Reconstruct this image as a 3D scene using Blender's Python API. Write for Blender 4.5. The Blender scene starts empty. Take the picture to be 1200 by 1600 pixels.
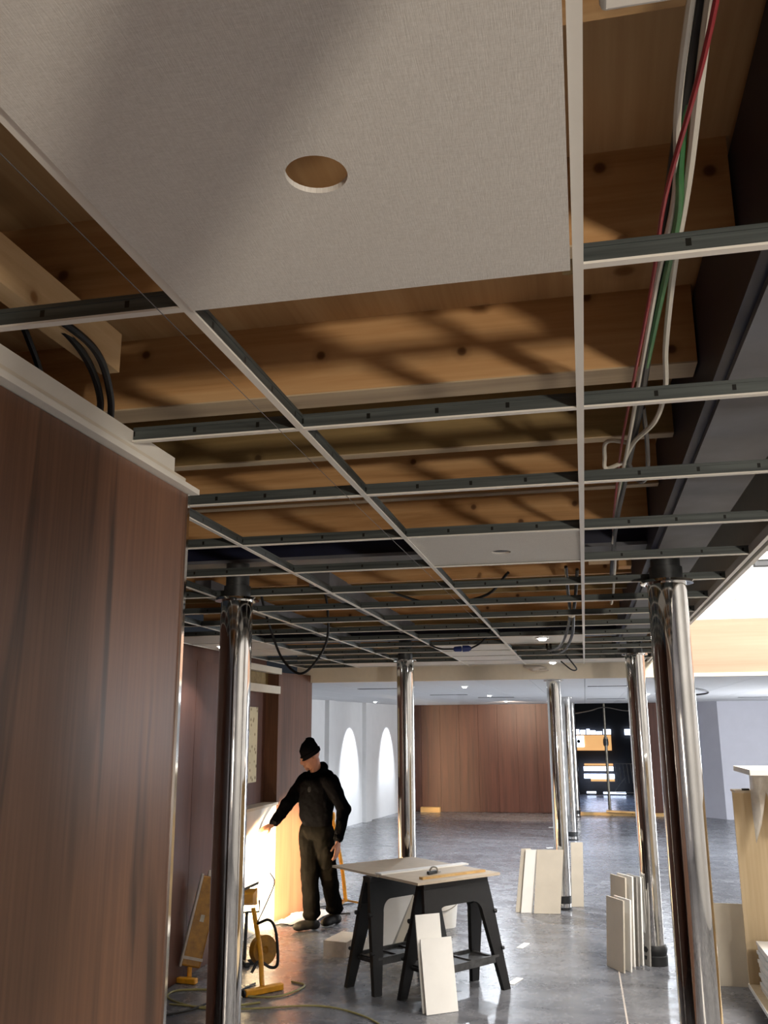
import bpy, bmesh, math, random
from mathutils import Vector as V, Matrix, noise as mnoise
random.seed(7)
S = bpy.context.scene
COL = S.collection
R = math.radians

# ------------------------------------------------------------------ camera
cam_d = bpy.data.cameras.new('camera'); cam = bpy.data.objects.new('camera', cam_d); COL.objects.link(cam)
PITCH, YAW, ROLL = R(13.5), R(12.2), R(-0.3)
f0 = V((-math.sin(YAW), math.cos(YAW), 0)); r0 = V((math.cos(YAW), math.sin(YAW), 0)); z0 = V((0, 0, 1))
fw = f0*math.cos(PITCH) + z0*math.sin(PITCH); up = -f0*math.sin(PITCH) + z0*math.cos(PITCH)
rt = r0*math.cos(ROLL) + up*math.sin(ROLL); up = -r0*math.sin(ROLL) + up*math.cos(ROLL)
cam.matrix_world = Matrix(((rt.x, up.x, -fw.x, 0), (rt.y, up.y, -fw.y, 0), (rt.z, up.z, -fw.z, 1.85), (0, 0, 0, 1)))
cam_d.sensor_fit = 'VERTICAL'; cam_d.sensor_height = 24; cam_d.lens = 1405/1600*24
cam_d.clip_start = 0.02; cam_d.clip_end = 200
S.camera = cam

# ------------------------------------------------------------------ world, exposure
S.view_settings.view_transform = 'Standard'; S.view_settings.look = 'None'
S.view_settings.gamma = 1; S.view_settings.use_curve_mapping = False
S.view_settings.exposure = 0.0
w = bpy.data.worlds.new('world'); S.world = w; w.use_nodes = True
w.node_tree.nodes['Background'].inputs[0].default_value = (0.55, 0.62, 0.75, 1)
w.node_tree.nodes['Background'].inputs[1].default_value = 0.03

# ------------------------------------------------------------------ lights
def aim(o, tgt):
    o.rotation_euler = (V(tgt) - o.location).to_track_quat('-Z', 'Y').to_euler()
def area(name, loc, tgt, size, power, col, sy=None, shape='DISK'):
    d = bpy.data.lights.new(name, 'AREA'); d.energy = power; d.color = col; d.size = size
    d.shape = 'RECTANGLE' if sy else shape
    if sy: d.size_y = sy
    o = bpy.data.objects.new(name, d); COL.objects.link(o); o.location = loc; aim(o, tgt); return o
def spot(name, loc, tgt, ang, power, col, blend=.5, rad=.03):
    d = bpy.data.lights.new(name, 'SPOT'); d.energy = power; d.color = col; d.spot_size = R(ang); d.spot_blend = blend
    d.shadow_soft_size = rad
    o = bpy.data.objects.new(name, d); COL.objects.link(o); o.location = loc; aim(o, tgt); return o
WARM = (1, .80, .56); COOL = (.86, .92, 1); NEUT = (1, .95, .88)
area('site_flood_light', (2.05, -2.15, 1.45), (-.5, 2.2, 2.3), .20, 112, (1, .89, .76))
spot('halogen_light', (-2.81, 7.56, .50), (-3.17, 8.45, .50), 52, 5200, (1, .74, .42), .5, .05)
area('atrium_light', (2.8, 6.0, 4.8), (2.2, 9.5, 2.0), 1.6, 640, (1, .95, .90))
area('atrium_light_front', (3.2, 0.5, 4.8), (2.2, 0.8, 0), 1.8, 470, (1, .94, .86))
area('atrium_light_rear', (2.4, 10.6, 4.75), (2.2, 12, 3.2), 1.0, 260, (1, .97, .92))
area('far_room_fill', (5.9, 15.0, 1.5), (-2, 16, 1.9), 2.0, 1300, (.93, .96, 1), 5.0)  # unseen fill added to brighten the far room; no window is modelled there

# ------------------------------------------------------------------ materials
def rgb(h):
    c = [int(h[i:i+2], 16)/255 for i in (0, 2, 4)]
    return tuple(x/12.92 if x <= .04045 else ((x+.055)/1.055)**2.4 for x in c) + (1,)
class NT:
    def __init__(s, name):
        s.m = bpy.data.materials.new(name); s.m.use_nodes = True; s.t = s.m.node_tree
        s.b = s.t.nodes['Principled BSDF']
    def n(s, typ, **kw):
        nd = s.t.nodes.new(typ)
        for k, v in kw.items():
            if k.startswith('i_'):
                key = k[2:]; key = int(key) if key.isdigit() else key.replace('_', ' ')
                nd.inputs[key].default_value = v
            else: setattr(nd, k, v)
        return nd
    def l(s, a, b): s.t.links.new(a, b)
    def coords(s, scale=(1, 1, 1), rand=True, rot=(0, 0, 0)):
        tc = s.n('ShaderNodeTexCoord'); mp = s.n('ShaderNodeMapping'); mp.inputs['Scale'].default_value = scale
        mp.inputs['Rotation'].default_value = rot
        if rand:
            oi = s.n('ShaderNodeObjectInfo'); mu = s.n('ShaderNodeVectorMath', operation='SCALE'); mu.inputs[0].default_value = (13.1, 7.7, 9.3)
            s.l(oi.outputs['Random'], mu.inputs['Scale']); ad = s.n('ShaderNodeVectorMath', operation='ADD')
            s.l(tc.outputs['Object'], ad.inputs[0]); s.l(mu.outputs[0], ad.inputs[1]); s.l(ad.outputs[0], mp.inputs[0])
        else: s.l(tc.outputs['Object'], mp.inputs[0])
        return mp.outputs[0]
    def ramp(s, fac, stops):
        r = s.n('ShaderNodeValToRGB'); e = r.color_ramp.elements
        e[0].position, e[0].color = stops[0]; e[1].position, e[1].color = stops[-1]
        for p, c in stops[1:-1]:
            k = e.new(p); k.color = c
        s.l(fac, r.inputs[0]); return r.outputs[0]
    def noise(s, vec, scale=1, detail=4, rough=.55, dist=0):
        n = s.n('ShaderNodeTexNoise'); n.inputs['Scale'].default_value = scale; n.inputs['Detail'].default_value = detail
        n.inputs['Roughness'].default_value = rough; n.inputs['Distortion'].default_value = dist
        s.l(vec, n.inputs['Vector']); return n.outputs['Fac']
    def mix(s, fac, a, b, mode='MIX'):
        m = s.n('ShaderNodeMix', data_type='RGBA', blend_type=mode)
        for k, v in ((0, fac), (6, a), (7, b)):
            if hasattr(v, 'default_value'): s.l(v, m.inputs[k])
            else: m.inputs[k].default_value = v
        return m.outputs[2]
    def set(s, **kw):
        for k, v in kw.items():
            k = k.replace('_', ' ')
            if hasattr(v, 'default_value'): s.l(v, s.b.inputs[k])
            else: s.b.inputs[k].default_value = v
        return s
    def bump(s, h, strength=.2, dist=.01):
        b = s.n('ShaderNodeBump'); b.inputs['Strength'].default_value = strength; b.inputs['Distance'].default_value = dist
        s.l(h, b.inputs['Height']); s.l(b.outputs[0], s.b.inputs['Normal'])

def plain(name, c, rough=.6, metal=0, var=.12, scale=18, bump=.05, spec=.5):
    t = NT(name); c = rgb(c) if isinstance(c, str) else c
    v = t.coords((1, 1, 1)); n = t.noise(v, scale, 4)
    a = tuple(min(1, x*(1-var)) for x in c[:3])+(1,); b = tuple(min(1, x*(1+var)) for x in c[:3])+(1,)
    t.set(Base_Color=t.ramp(n, [(.3, a), (.7, b)]), Roughness=rough, Metallic=metal)
    t.b.inputs['Specular IOR Level'].default_value = spec
    if bump: t.bump(n, bump, .004)
    return t.m
def emit(name, c, e, base=None):
    t = NT(name); c = rgb(c) if isinstance(c, str) else c
    v = t.coords((1, 1, 1)); n = t.noise(v, 3, 2)
    col = t.ramp(n, [(.2, tuple(x*.85 for x in c[:3])+(1,)), (.8, c)])
    t.set(Base_Color=(base or c), Roughness=.5, Emission_Color=col, Emission_Strength=e); return t.m
def timber(name, cols, axis=0, rough=.6, knots=True, fine=1.0, kd=1.0):
    """pale sawn wood; grain runs along the given axis"""
    t = NT(name); sc = [9.0, 9.0, 9.0]; sc[axis] = .7
    v = t.coords(tuple(x*fine for x in sc)); n = t.noise(v, 1.6, 6, .6, .6)
    sc2 = [60., 60., 60.]; sc2[axis] = 1.5
    v2 = t.coords(tuple(sc2)); n2 = t.noise(v2, 1, 2)
    c = t.ramp(n, [(.28, rgb(cols[0])), (.5, rgb(cols[1])), (.72, rgb(cols[2]))])
    c = t.mix(.22, c, t.ramp(n2, [(.35, rgb(cols[0])), (.7, rgb(cols[2]))]))
    if knots:
        vk = t.coords((1, 1, 1)); sp_ = t.n('ShaderNodeSeparateXYZ'); t.l(vk, sp_.inputs[0]); cb = t.n('ShaderNodeCombineXYZ')
        o2 = [k for k in (0, 1, 2) if k != axis]; ad_ = t.n('ShaderNodeMath', operation='ADD'); t.l(sp_.outputs[o2[0]], ad_.inputs[0]); t.l(sp_.outputs[o2[1]], ad_.inputs[1])
        t.l(sp_.outputs[axis], cb.inputs[0]); t.l(ad_.outputs[0], cb.inputs[1])
        vo = t.n('ShaderNodeTexVoronoi', feature='F1', voronoi_dimensions='2D'); vo.inputs['Scale'].default_value = 4.6*kd
        t.l(cb.outputs[0], vo.inputs['Vector'])
        k = t.ramp(vo.outputs['Distance'], [(.0, (1, 1, 1, 1)), (.04, (.9, .9, .9, 1)), (.068, (.25, .25, .25, 1)), (.14, (0, 0, 0, 1))])
        sc_ = t.n('ShaderNodeSeparateColor'); t.l(vo.outputs['Color'], sc_.inputs[0]); gt = t.n('ShaderNodeMath', operation='GREATER_THAN'); t.l(sc_.outputs[0], gt.inputs[0]); gt.inputs[1].default_value = .45
        mk = t.n('ShaderNodeMath', operation='MULTIPLY'); t.l(k, mk.inputs[0]); t.l(gt.outputs[0], mk.inputs[1]); k = mk.outputs[0]
        c = t.mix(k, c, rgb(cols[3]))
    t.set(Base_Color=c, Roughness=rough); t.b.inputs['Specular IOR Level'].default_value = .25
    t.bump(n2, .12, .003); return t.m
def walnut(name, cols, rough=.38, streak=1.0, width=1.0):
    """veneer panel: vertical grain with broad dark flames"""
    t = NT(name)
    v = t.coords((3.2*width, 3.2*width, .38)); n = t.noise(v, 1.5, 5, .55, .9)
    v2 = t.coords((90, 90, 1.6)); n2 = t.noise(v2, 1, 3)
    v3 = t.coords((7.5*width, 7.5*width, .55)); n3 = t.noise(v3, 1.0, 3, .5, 1.3)
    c = t.ramp(n, [(.25, rgb(cols[0])), (.48, rgb(cols[1])), (.75, rgb(cols[2]))])
    c = t.mix(.35, c, t.ramp(n2, [(.3, rgb(cols[0])), (.7, rgb(cols[2]))]))
    k = t.ramp(n3, [(.54, (0, 0, 0, 1)), (.68, (.85*streak,)*3+(1,))])
    c = t.mix(k, c, rgb(cols[3]))
    t.set(Base_Color=c, Roughness=rough); t.b.inputs['Specular IOR Level'].default_value = .4
    t.bump(n2, .04, .002); return t.m

M = {}
M['pine'] = timber('pine', ['9a7044', 'bd9160', 'cda676', '5a3a20'])
M['pine_old'] = timber('pine_old', ['6e5a36', '87714a', '9a8458', '4a3820'])
M['pine_edge'] = timber('pine_edge', ['a8937a', 'bda88a', 'cdbb9c', '7a5c3c'], knots=True, kd=.7)
M['deck'] = timber('deck_plywood', ['a98256', 'c39c6c', 'd3b082', '7d5630'], axis=1, fine=.5, kd=.5)
M['batten'] = timber('batten_wood', ['b89468', 'cfae82', 'dcc096', '8a6238'], axis=1)
M['ply'] = timber('plywood', ['b09a78', 'c2ad8b', 'cdba9a', '927650'], axis=2, fine=.45, kd=.55)
M['ply_peach'] = timber('plywood_pale', ['a5846f', 'b18f7a', 'b99984', '927560'], axis=0, fine=.3, knots=False)
M['lumber'] = timber('lumber', ['a8824e', 'c6a068', 'd6b680', '7a5228'], axis=0)
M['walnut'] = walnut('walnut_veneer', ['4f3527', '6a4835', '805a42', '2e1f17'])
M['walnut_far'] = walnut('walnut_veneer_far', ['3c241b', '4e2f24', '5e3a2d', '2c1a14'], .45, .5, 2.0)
M['walnut_dark'] = walnut('walnut_veneer_dark', ['4a3128', '5e3d31', '6d4839', '33211a'], .35, .4)  # darker walnut of the rear left wall and niche
M['walnut_pier'] = walnut('walnut_veneer_matt', ['4c3020', '63402c', '754e38', '3a2418'], .65, .4)
M['white_paint'] = plain('white_paint', 'd6d6d6', .55, var=.03, scale=4)
M['grey_paint'] = plain('grey_lilac_paint', 'b9b9c2', .6, var=.03, scale=4)
M['cream'] = plain('cream_trim', 'd9cfbc', .5, var=.03)
M['white_metal'] = plain('white_enamel', 'e2ddd2', .4, var=.02, scale=8, bump=0)
M['black_plastic'] = plain('black_plastic', '0d0d0e', .45, var=.3, scale=40)
M['tray_plastic'] = plain('dusty_tray_plastic', '3a3a3a', .6, var=.5, scale=30)
M['black_rubber'] = plain('black_rubber', '0e0e0f', .55, var=.2)
M['cable_black'] = plain('cable_black', '0c0c0d', .5, var=.1, bump=0)
M['cable_white'] = plain('cable_white', 'cfc9ba', .5, var=.05, bump=0)
M['cable_red'] = plain('cable_red', '8e1a22', .5, var=.1, bump=0)
M['cable_green'] = plain('cable_green', '2f6b34', .5, var=.1, bump=0)
M['cable_grey'] = plain('cable_grey', '4a4642', .5, var=.1, bump=0)
M['cord_yellow'] = plain('cord_yellow', '8f8652', .5, var=.1, bump=0)
M['yellow'] = plain('yellow_paint', 'd08f18', .45, var=.15, scale=25)
M['yellow_dirty'] = plain('yellow_dirty', '9a6a14', .5, var=.3, scale=20)
M['blue_plug'] = plain('blue_plug', '1c2f6c', .5)
M['navy'] = plain('navy_steel_paint', '101631', .5, var=.25, scale=9)
M['primer'] = plain('grey_primer_steel', '5e5f64', .55, var=.18, scale=6)
M['board_beige'] = plain('board_beige', 'bdb4a4', .7, var=.06, scale=6)
M['board_white'] = plain('board_white', 'e9e6df', .55, var=.03, scale=8)
M['board_edge'] = plain('board_grey_edge', '8a8680', .7, var=.1)
M['mdf'] = plain('mdf_top', 'c0b09a', .6, var=.06, scale=14)
M['paper'] = plain('paper_scrap', 'e6e2da', .7, var=.05)
M['carton'] = plain('carton', 'b9aea2', .75, var=.12, scale=22)
M['dark_wall'] = plain('dark_wall', '0b0c0e', .7, var=.3, scale=6)
M['steel_grey'] = plain('steel_prop', '8a8478', .45, .6, var=.15)
M['duct_grey'] = plain('galvanised', '4c4e4f', .45, .7, var=.25, scale=22)
M['skin'] = plain('skin', 'b07a62', .55, var=.06, scale=30)
M['hair'] = plain('dark_hair', '15110e', .7, var=.2)
M['jacket'] = plain('black_jacket_cloth', '08080a', .8, var=.3, scale=40, bump=.25, spec=0.0)
M['trousers'] = plain('dark_work_trousers', '0d0c0b', .85, var=.35, scale=14, bump=.25, spec=0.0)
M['knit'] = plain('black_knit', '0c0c0e', .9, var=.3, scale=120, bump=.5, spec=0.0)
M['boot'] = plain('boot_leather', '0c0a08', .6, var=.3, spec=.2)
M['emblem'] = plain('emblem_grey', '2c2c2e', .7, var=.4, scale=60)
M['lamp_on'] = emit('downlight_glow', 'ffffff', 30)
M['halogen'] = emit('halogen_glow', 'ffe2b0', 60)
M['shop_orange'] = emit('lit_orange_fascia', 'f0b878', 1.0)
M['shop_white'] = emit('lit_white_window', 'd4e2ff', 6)
M['shop_blue'] = emit('lit_blue_panel', '4a6aa8', .5)

def mat_chrome():
    t = NT('polished_chrome'); v = t.coords((1, 1, .08)); n = t.noise(v, 22, 3)
    v2 = t.coords((1, 1, 1)); n2 = t.noise(v2, 6, 5)
    t.set(Base_Color=t.ramp(n2, [(.3, (.60, .585, .56, 1)), (.7, (.70, .685, .66, 1))]), Metallic=1.0,
          Roughness=t.ramp(n2, [(.35, (.035,)*3+(1,)), (.75, (.11,)*3+(1,))]))
    t.bump(n, .012, .01); return t.m
M['chrome'] = mat_chrome()
def mat_floor():
    t = NT('grey_marbled_vinyl')
    v = t.coords((1, 1, 1), rand=False); vs = t.coords((.55, 1.9, 1), rand=False, rot=(0, 0, R(20)))
    n1 = t.noise(vs, 1.5, 8, .62, 1.2); n2 = t.noise(v, 7, 6, .65, .4); n3 = t.noise(v, .35, 3)
    c = t.ramp(n1, [(.3, rgb('45464a')), (.48, rgb('5f6064')), (.6, rgb('727377')), (.75, rgb('8a8a8c'))])
    c = t.mix(.35, c, t.ramp(n2, [(.3, rgb('56575b')), (.7, rgb('7e7e81'))]))
    dust = t.ramp(t.noise(vs, 4.5, 6, .7, 2.0), [(.6, (0, 0, 0, 1)), (.78, (.55,)*3+(1,))])
    c = t.mix(dust, c, rgb('a3a19d'))
    t.set(Base_Color=c, Roughness=t.ramp(n2, [(.3, (.22,)*3+(1,)), (.75, (.33,)*3+(1,))]))
    t.bump(n2, .012, .004); return t.m
M['floor'] = mat_floor()
def mat_tile():
    t = NT('textured_ceiling_tile'); v = t.coords((260, 260, 40)); n = t.noise(v, 1, 3, .7)
    va = t.coords((900, 60, 60)); na = t.noise(va, 1, 2); vb = t.coords((60, 900, 60)); nb = t.noise(vb, 1, 2)
    c = t.ramp(n, [(.3, rgb('cbc6bd')), (.7, rgb('dbd7cf'))])
    c = t.mix(.18, c, t.ramp(na, [(.35, rgb('b4afa6')), (.65, rgb('e4e0d8'))]))
    c = t.mix(.18, c, t.ramp(nb, [(.35, rgb('b4afa6')), (.65, rgb('e4e0d8'))]))
    t.set(Base_Color=c, Roughness=.75); t.bump(na, .15, .002); return t.m
M['tile'] = mat_tile()
M['far_tile'] = plain('far_ceiling_tile', 'd8d9db', .75, var=.02, scale=3, bump=0)
def mat_tee():
    t = NT('galvanised_tee_web'); tc = t.n('ShaderNodeTexCoord'); sx = t.n('ShaderNodeSeparateXYZ'); t.l(tc.outputs['Object'], sx.inputs[0])
    n = t.noise(t.coords((1, 30, 30)), 3, 3)
    c = t.ramp(n, [(.3, rgb('3f4443')), (.7, rgb('5d6361'))])
    # punched slots every 100 mm along the profile
    a = t.n('ShaderNodeMath', operation='PINGPONG'); t.l(sx.outputs[0], a.inputs[0]); a.inputs[1].default_value = .075
    b = t.n('ShaderNodeMath', operation='LESS_THAN'); t.l(a.outputs[0], b.inputs[0]); b.inputs[1].default_value = .004
    z = t.n('ShaderNodeMath', operation='SUBTRACT'); t.l(sx.outputs[2], z.inputs[0]); z.inputs[1].default_value = .018
    za = t.n('ShaderNodeMath', operation='ABSOLUTE'); t.l(z.outputs[0], za.inputs[0])
    zb = t.n('ShaderNodeMath', operation='LESS_THAN'); t.l(za.outputs[0], zb.inputs[0]); zb.inputs[1].default_value = .006
    m = t.n('ShaderNodeMath', operation='MULTIPLY'); t.l(b.outputs[0], m.inputs[0]); t.l(zb.outputs[0], m.inputs[1])
    c = t.mix(m.outputs[0], c, rgb('15140f'))
    t.set(Base_Color=c, Roughness=.45, Metallic=.35); return t.m
M['tee_web'] = mat_tee()
def mat_perf():
    t = NT('speckled_cream_board'); v = t.coords((1, 1, 1)); vo = t.n('ShaderNodeTexVoronoi'); vo.inputs['Scale'].default_value = 16
    t.l(v, vo.inputs['Vector'])
    t.set(Base_Color=t.ramp(vo.outputs['Distance'], [(.18, rgb('8a7450')), (.32, rgb('d2c29c'))]), Roughness=.7); return t.m
M['perf'] = mat_perf()
def mat_plastic():
    t = NT('translucent_sheeting'); n = t.noise(t.coords((1, 1, 1)), 9, 4)
    t.set(Base_Color=t.ramp(n, [(.3, rgb('c9c6c0')), (.7, rgb('ebe8e2'))]), Roughness=.25, Alpha=.62); t.bump(n, .6, .02); return t.m
M['sheeting'] = mat_plastic()

# ------------------------------------------------------------------ mesh builder
class MB:
    def __init__(s): s.v = []; s.f = []; s.mi = []; s.cm = 0
    def add(s, vs, fs):
        o = len(s.v); s.v += [V(p) for p in vs]; s.f += [tuple(i+o for i in f) for f in fs]; s.mi += [s.cm]*len(fs); return s
    def box(s, a, b):
        (x0, y0, z0_), (x1, y1, z1) = [tuple(map(min, zip(a, b))), tuple(map(max, zip(a, b)))]
        return s.add([(x0, y0, z0_), (x1, y0, z0_), (x1, y1, z0_), (x0, y1, z0_), (x0, y0, z1), (x1, y0, z1), (x1, y1, z1), (x0, y1, z1)],
                     [(0, 3, 2, 1), (4, 5, 6, 7), (0, 1, 5, 4), (1, 2, 6, 5), (2, 3, 7, 6), (3, 0, 4, 7)])
    def obox(s, c, ax, ay, az, d):
        c, ax, ay, az = V(c), V(ax).normalized()*d[0]/2, V(ay).normalized()*d[1]/2, V(az).normalized()*d[2]/2
        return s.add([c+ax*i+ay*j+az*k for k in (-1, 1) for i, j in ((-1, -1), (1, -1), (1, 1), (-1, 1))],
                     [(0, 3, 2, 1), (4, 5, 6, 7), (0, 1, 5, 4), (1, 2, 6, 5), (2, 3, 7, 6), (3, 0, 4, 7)])
    def bar(s, p, q, w, h=None, upv=(0, 0, 1)):
        p, q = V(p), V(q); d = (q-p); u = V(upv)
        if abs(d.normalized().dot(u)) > .98: u = V((0, 1, 0))
        sd = d.cross(u).normalized(); u2 = sd.cross(d).normalized()
        return s.obox((p+q)/2, d, sd, u2, (d.length, w, h or w))
    def prism(s, poly, off):
        n = len(poly); a = [V(p) for p in poly]; b = [p+V(off) for p in a]
        return s.add(a+b, [tuple(range(n))[::-1], tuple(range(n, 2*n))]+[(i, (i+1) % n, n+(i+1) % n, n+i) for i in range(n)])
    def lathe(s, prof, c=(0, 0, 0), n=32, cap=True, ax=None):
        """prof: (r, h) pairs; ax axis direction"""
        c = V(c); q = V((0, 0, 1)).rotation_difference(V(ax)) if ax else None
        vs = []
        for r, h in prof:
            for i in range(n):
                p = V((r*math.cos(2*math.pi*i/n), r*math.sin(2*math.pi*i/n), h))
                vs.append(c+(q @ p if q else p))
        fs = [(k*n+i, k*n+(i+1) % n, (k+1)*n+(i+1) % n, (k+1)*n+i) for k in range(len(prof)-1) for i in range(n)]
        if cap: fs += [tuple(range(n))[::-1], tuple(range((len(prof)-1)*n, len(prof)*n))]
        return s.add(vs, fs)
    def tube(s, pts, r, n=8, sub=0, closed=False):
        pts = [V(p) for p in pts]
        if sub: pts = spline(pts, sub)
        rr = r if isinstance(r, (list, tuple)) else [r]*len(pts)
        vs = []; prev = None
        for i, p in enumerate(pts):
            d = (pts[min(i+1, len(pts)-1)]-pts[max(i-1, 0)]).normalized()
            if prev is None:
                a = V((0, 0, 1)) if abs(d.z) < .9 else V((1, 0, 0)); sd = d.cross(a).normalized()
            else: sd = (prev-d*prev.dot(d)).normalized()
            prev = sd; u = d.cross(sd)
            vs += [p+(sd*math.cos(2*math.pi*k/n)+u*math.sin(2*math.pi*k/n))*rr[i] for k in range(n)]
        m = len(pts)
        fs = [(k*n+i, (k+1)*n+i, (k+1)*n+(i+1) % n, k*n+(i+1) % n) for k in range(m-1) for i in range(n)]
        fs += [tuple(range(n)), tuple(range((m-1)*n, m*n))[::-1]]
        return s.add(vs, fs)
    def ball(s, c, r, n=14, m=9, rot=None, trim=None):
        c = V(c); r = (r, r, r) if not isinstance(r, (tuple, list)) else r; vs = []
        for j in range(m+1):
            t = math.pi*j/m
            for i in range(n):
                p = V((r[0]*math.sin(t)*math.cos(2*math.pi*i/n), r[1]*math.sin(t)*math.sin(2*math.pi*i/n), r[2]*math.cos(t)))
                vs.append(c+(rot @ p if rot else p))
        return s.add(vs, [(j*n+i, (j+1)*n+i, (j+1)*n+(i+1) % n, j*n+(i+1) % n) for j in range(m) for i in range(n)])
    def build(s, name, mats, parent=None, origin=None, smooth=True, bevel=0, fixn=True):
        me = bpy.data.meshes.new(name)
        if parent is not None: org = ORG[parent.name]
        elif origin is not None: org = V(origin)
        else:
            lo = [min(p[i] for p in s.v) for i in range(3)]; hi = [max(p[i] for p in s.v) for i in range(3)]
            org = V(((lo[0]+hi[0])/2, (lo[1]+hi[1])/2, lo[2]))
        me.from_pydata([p-org for p in s.v], [], s.f)
        if fixn:
            bm = bmesh.new(); bm.from_mesh(me); bmesh.ops.remove_doubles(bm, verts=bm.verts, dist=1e-6)
            bmesh.ops.recalc_face_normals(bm, faces=bm.faces); bm.to_mesh(me); bm.free()
        mats = mats if isinstance(mats, (list, tuple)) else [mats]
        for mm in mats: me.materials.append(M[mm])
        if len(mats) > 1 and len(s.mi) == len(me.polygons):
            me.polygons.foreach_set('material_index', s.mi)
        if smooth:
            me.polygons.foreach_set('use_smooth', [True]*len(me.polygons)); me.set_sharp_from_angle(angle=R(35))
        o = bpy.data.objects.new(name, me); COL.objects.link(o)
        ORG[o.name] = org
        if parent is not None: o.parent = parent
        else: o.location = org
        if bevel:
            b = o.modifiers.new('bevel', 'BEVEL'); b.width = bevel; b.segments = 2; b.limit_method = 'ANGLE'
        return o
ORG = {}
def spline(pts, sub):
    out = []; P = [pts[0]*2-pts[1]]+pts+[pts[-1]*2-pts[-2]]
    for i in range(1, len(P)-2):
        for k in range(sub):
            t = k/sub; a, b, c, d = P[i-1], P[i], P[i+1], P[i+2]
            out.append(.5*((2*b)+(c-a)*t+(2*a-5*b+4*c-d)*t*t+(3*b-a-3*c+d)*t**3))
    out.append(pts[-1]); return out
def tag(o, label=None, cat=None, group=None, kind=None):
    if label: o['label'] = label
    if cat: o['category'] = cat
    if group: o['group'] = group
    if kind: o['kind'] = kind
    return o
def thing(name, loc, label=None, cat=None, group=None, kind=None):
    o = bpy.data.objects.new(name, None); COL.objects.link(o); o.location = loc; o.empty_display_size = .1
    ORG[o.name] = V(loc); return tag(o, label, cat, group, kind)
def inst(src, loc, parent, rot=None, name=None):
    o = src.copy(); COL.objects.link(o); o.name = name or src.name.split('.')[0]; o.parent = parent; o.location = loc
    if rot: o.rotation_euler = rot
    return o
def Box(a, b): return MB().box(a, b)
GZ, FZ = 2.49, 2.36

# ================================================================== SETTING
fl = Box((-6.5, -6, -.08), (6, 28, 0)).build('floor', 'floor', smooth=False); tag(fl, 'glossy grey marbled vinyl floor with dusty scuffs', kind='structure')
def struct(o, label): return tag(o, label, kind='structure')

# near left walnut wall
o = Box((-1.09, -2.2, 0), (-.99, 2.13, 2.45)).build('wall_left', 'walnut', smooth=False)
struct(o, 'walnut veneer wall end filling the left foreground')
Box((-.99, 2.122, 0), (-.984, 2.136, 2.45)).build('edge_strip', 'chrome', o)
t1 = MB().box((-1.0, -2.2, 2.452), (-.965, 2.15, 2.466)).build('trim_1', 'white_metal', smooth=False)
struct(t1, 'white stepped edge profile along the top of the foreground walnut wall')
Box((-1.0, -2.2, 2.466), (-.978, 2.09, 2.482)).build('step', 'cream', t1, smooth=False)
Box((-1.02, -2.2, 2.482), (-.982, 2.03, 2.52)).build('upstand', 'white_metal', t1, smooth=False)

# left wall of the room, walnut
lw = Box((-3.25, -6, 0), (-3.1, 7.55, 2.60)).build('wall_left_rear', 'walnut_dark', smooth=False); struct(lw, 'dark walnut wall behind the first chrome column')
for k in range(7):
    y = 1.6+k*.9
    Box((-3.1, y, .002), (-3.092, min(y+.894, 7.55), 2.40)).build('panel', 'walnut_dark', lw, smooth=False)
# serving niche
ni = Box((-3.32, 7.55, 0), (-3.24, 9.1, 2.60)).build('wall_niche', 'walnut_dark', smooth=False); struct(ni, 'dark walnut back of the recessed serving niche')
Box((-3.24, 7.55, 1.13), (-3.1, 7.58, 2.2)).build('niche_side', 'walnut_dark', ni, smooth=False)
Box((-3.24, 7.55, 0), (-3.10, 9.1, 1.10)).build('counter_front', 'board_white', ni, smooth=False)
Box((-3.24, 7.55, 1.10), (-3.08, 9.1, 1.125)).build('counter_top', 'cream', ni, smooth=False)
Box((-3.12, 7.55, 2.2), (-3.08, 9.1, 2.275)).build('head_trim', 'cream', ni, smooth=False)
Box((-3.24, 7.55, 2.275), (-3.22, 9.1, 2.42)).build('void_back', 'pine_old', ni, smooth=False)
Box((-3.14, 7.55, 2.40), (-3.07, 9.1, 2.46)).build('cornice', 'cream', ni, smooth=False)
Box((-3.24, 8.30, 1.335), (-3.228, 8.84, 2.06)).build('speckled_board', 'perf', ni, smooth=False)
# walnut pier beyond the niche
pr = MB().prism([(-3.1, 9.1, 0), (-2.935, 9.75, 0), (-3.6, 9.75, 0), (-3.6, 9.1, 0)], (0, 0, 2.42)).build('wall_pier', 'walnut_pier', smooth=False)
struct(pr, 'walnut faced pier lit by the halogen lamp behind the worker')
# far room left white wall with pilasters
P0, P1 = V((-5.25, 13.0, 0)), V((-4.15, 21.1, 0)); dv = (P1-P0); nrm = V((dv.y, -dv.x, 0)).normalized()
fwl = MB().prism([P0, P1, P1-nrm*.2, P0-nrm*.2], (0, 0, FZ)).build('wall_far_left', 'white_paint', smooth=False); struct(fwl, 'white far left wall washed by two spotlights')
for t in (.28, .47, .705, .985):
    c = P0+dv*t; d = dv.normalized()
    MB().prism([c-d*.16, c+d*.16, c+d*.16+nrm*.09, c-d*.16+nrm*.09], (0, 0, FZ)).build('pilaster', 'white_paint', fwl, smooth=False)
b = Box((-6.5, 9.75, 0), (-5.2, 13.1, FZ)).build('wall_far_return', 'white_paint', smooth=False); struct(b, 'white return wall at the far left')
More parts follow.
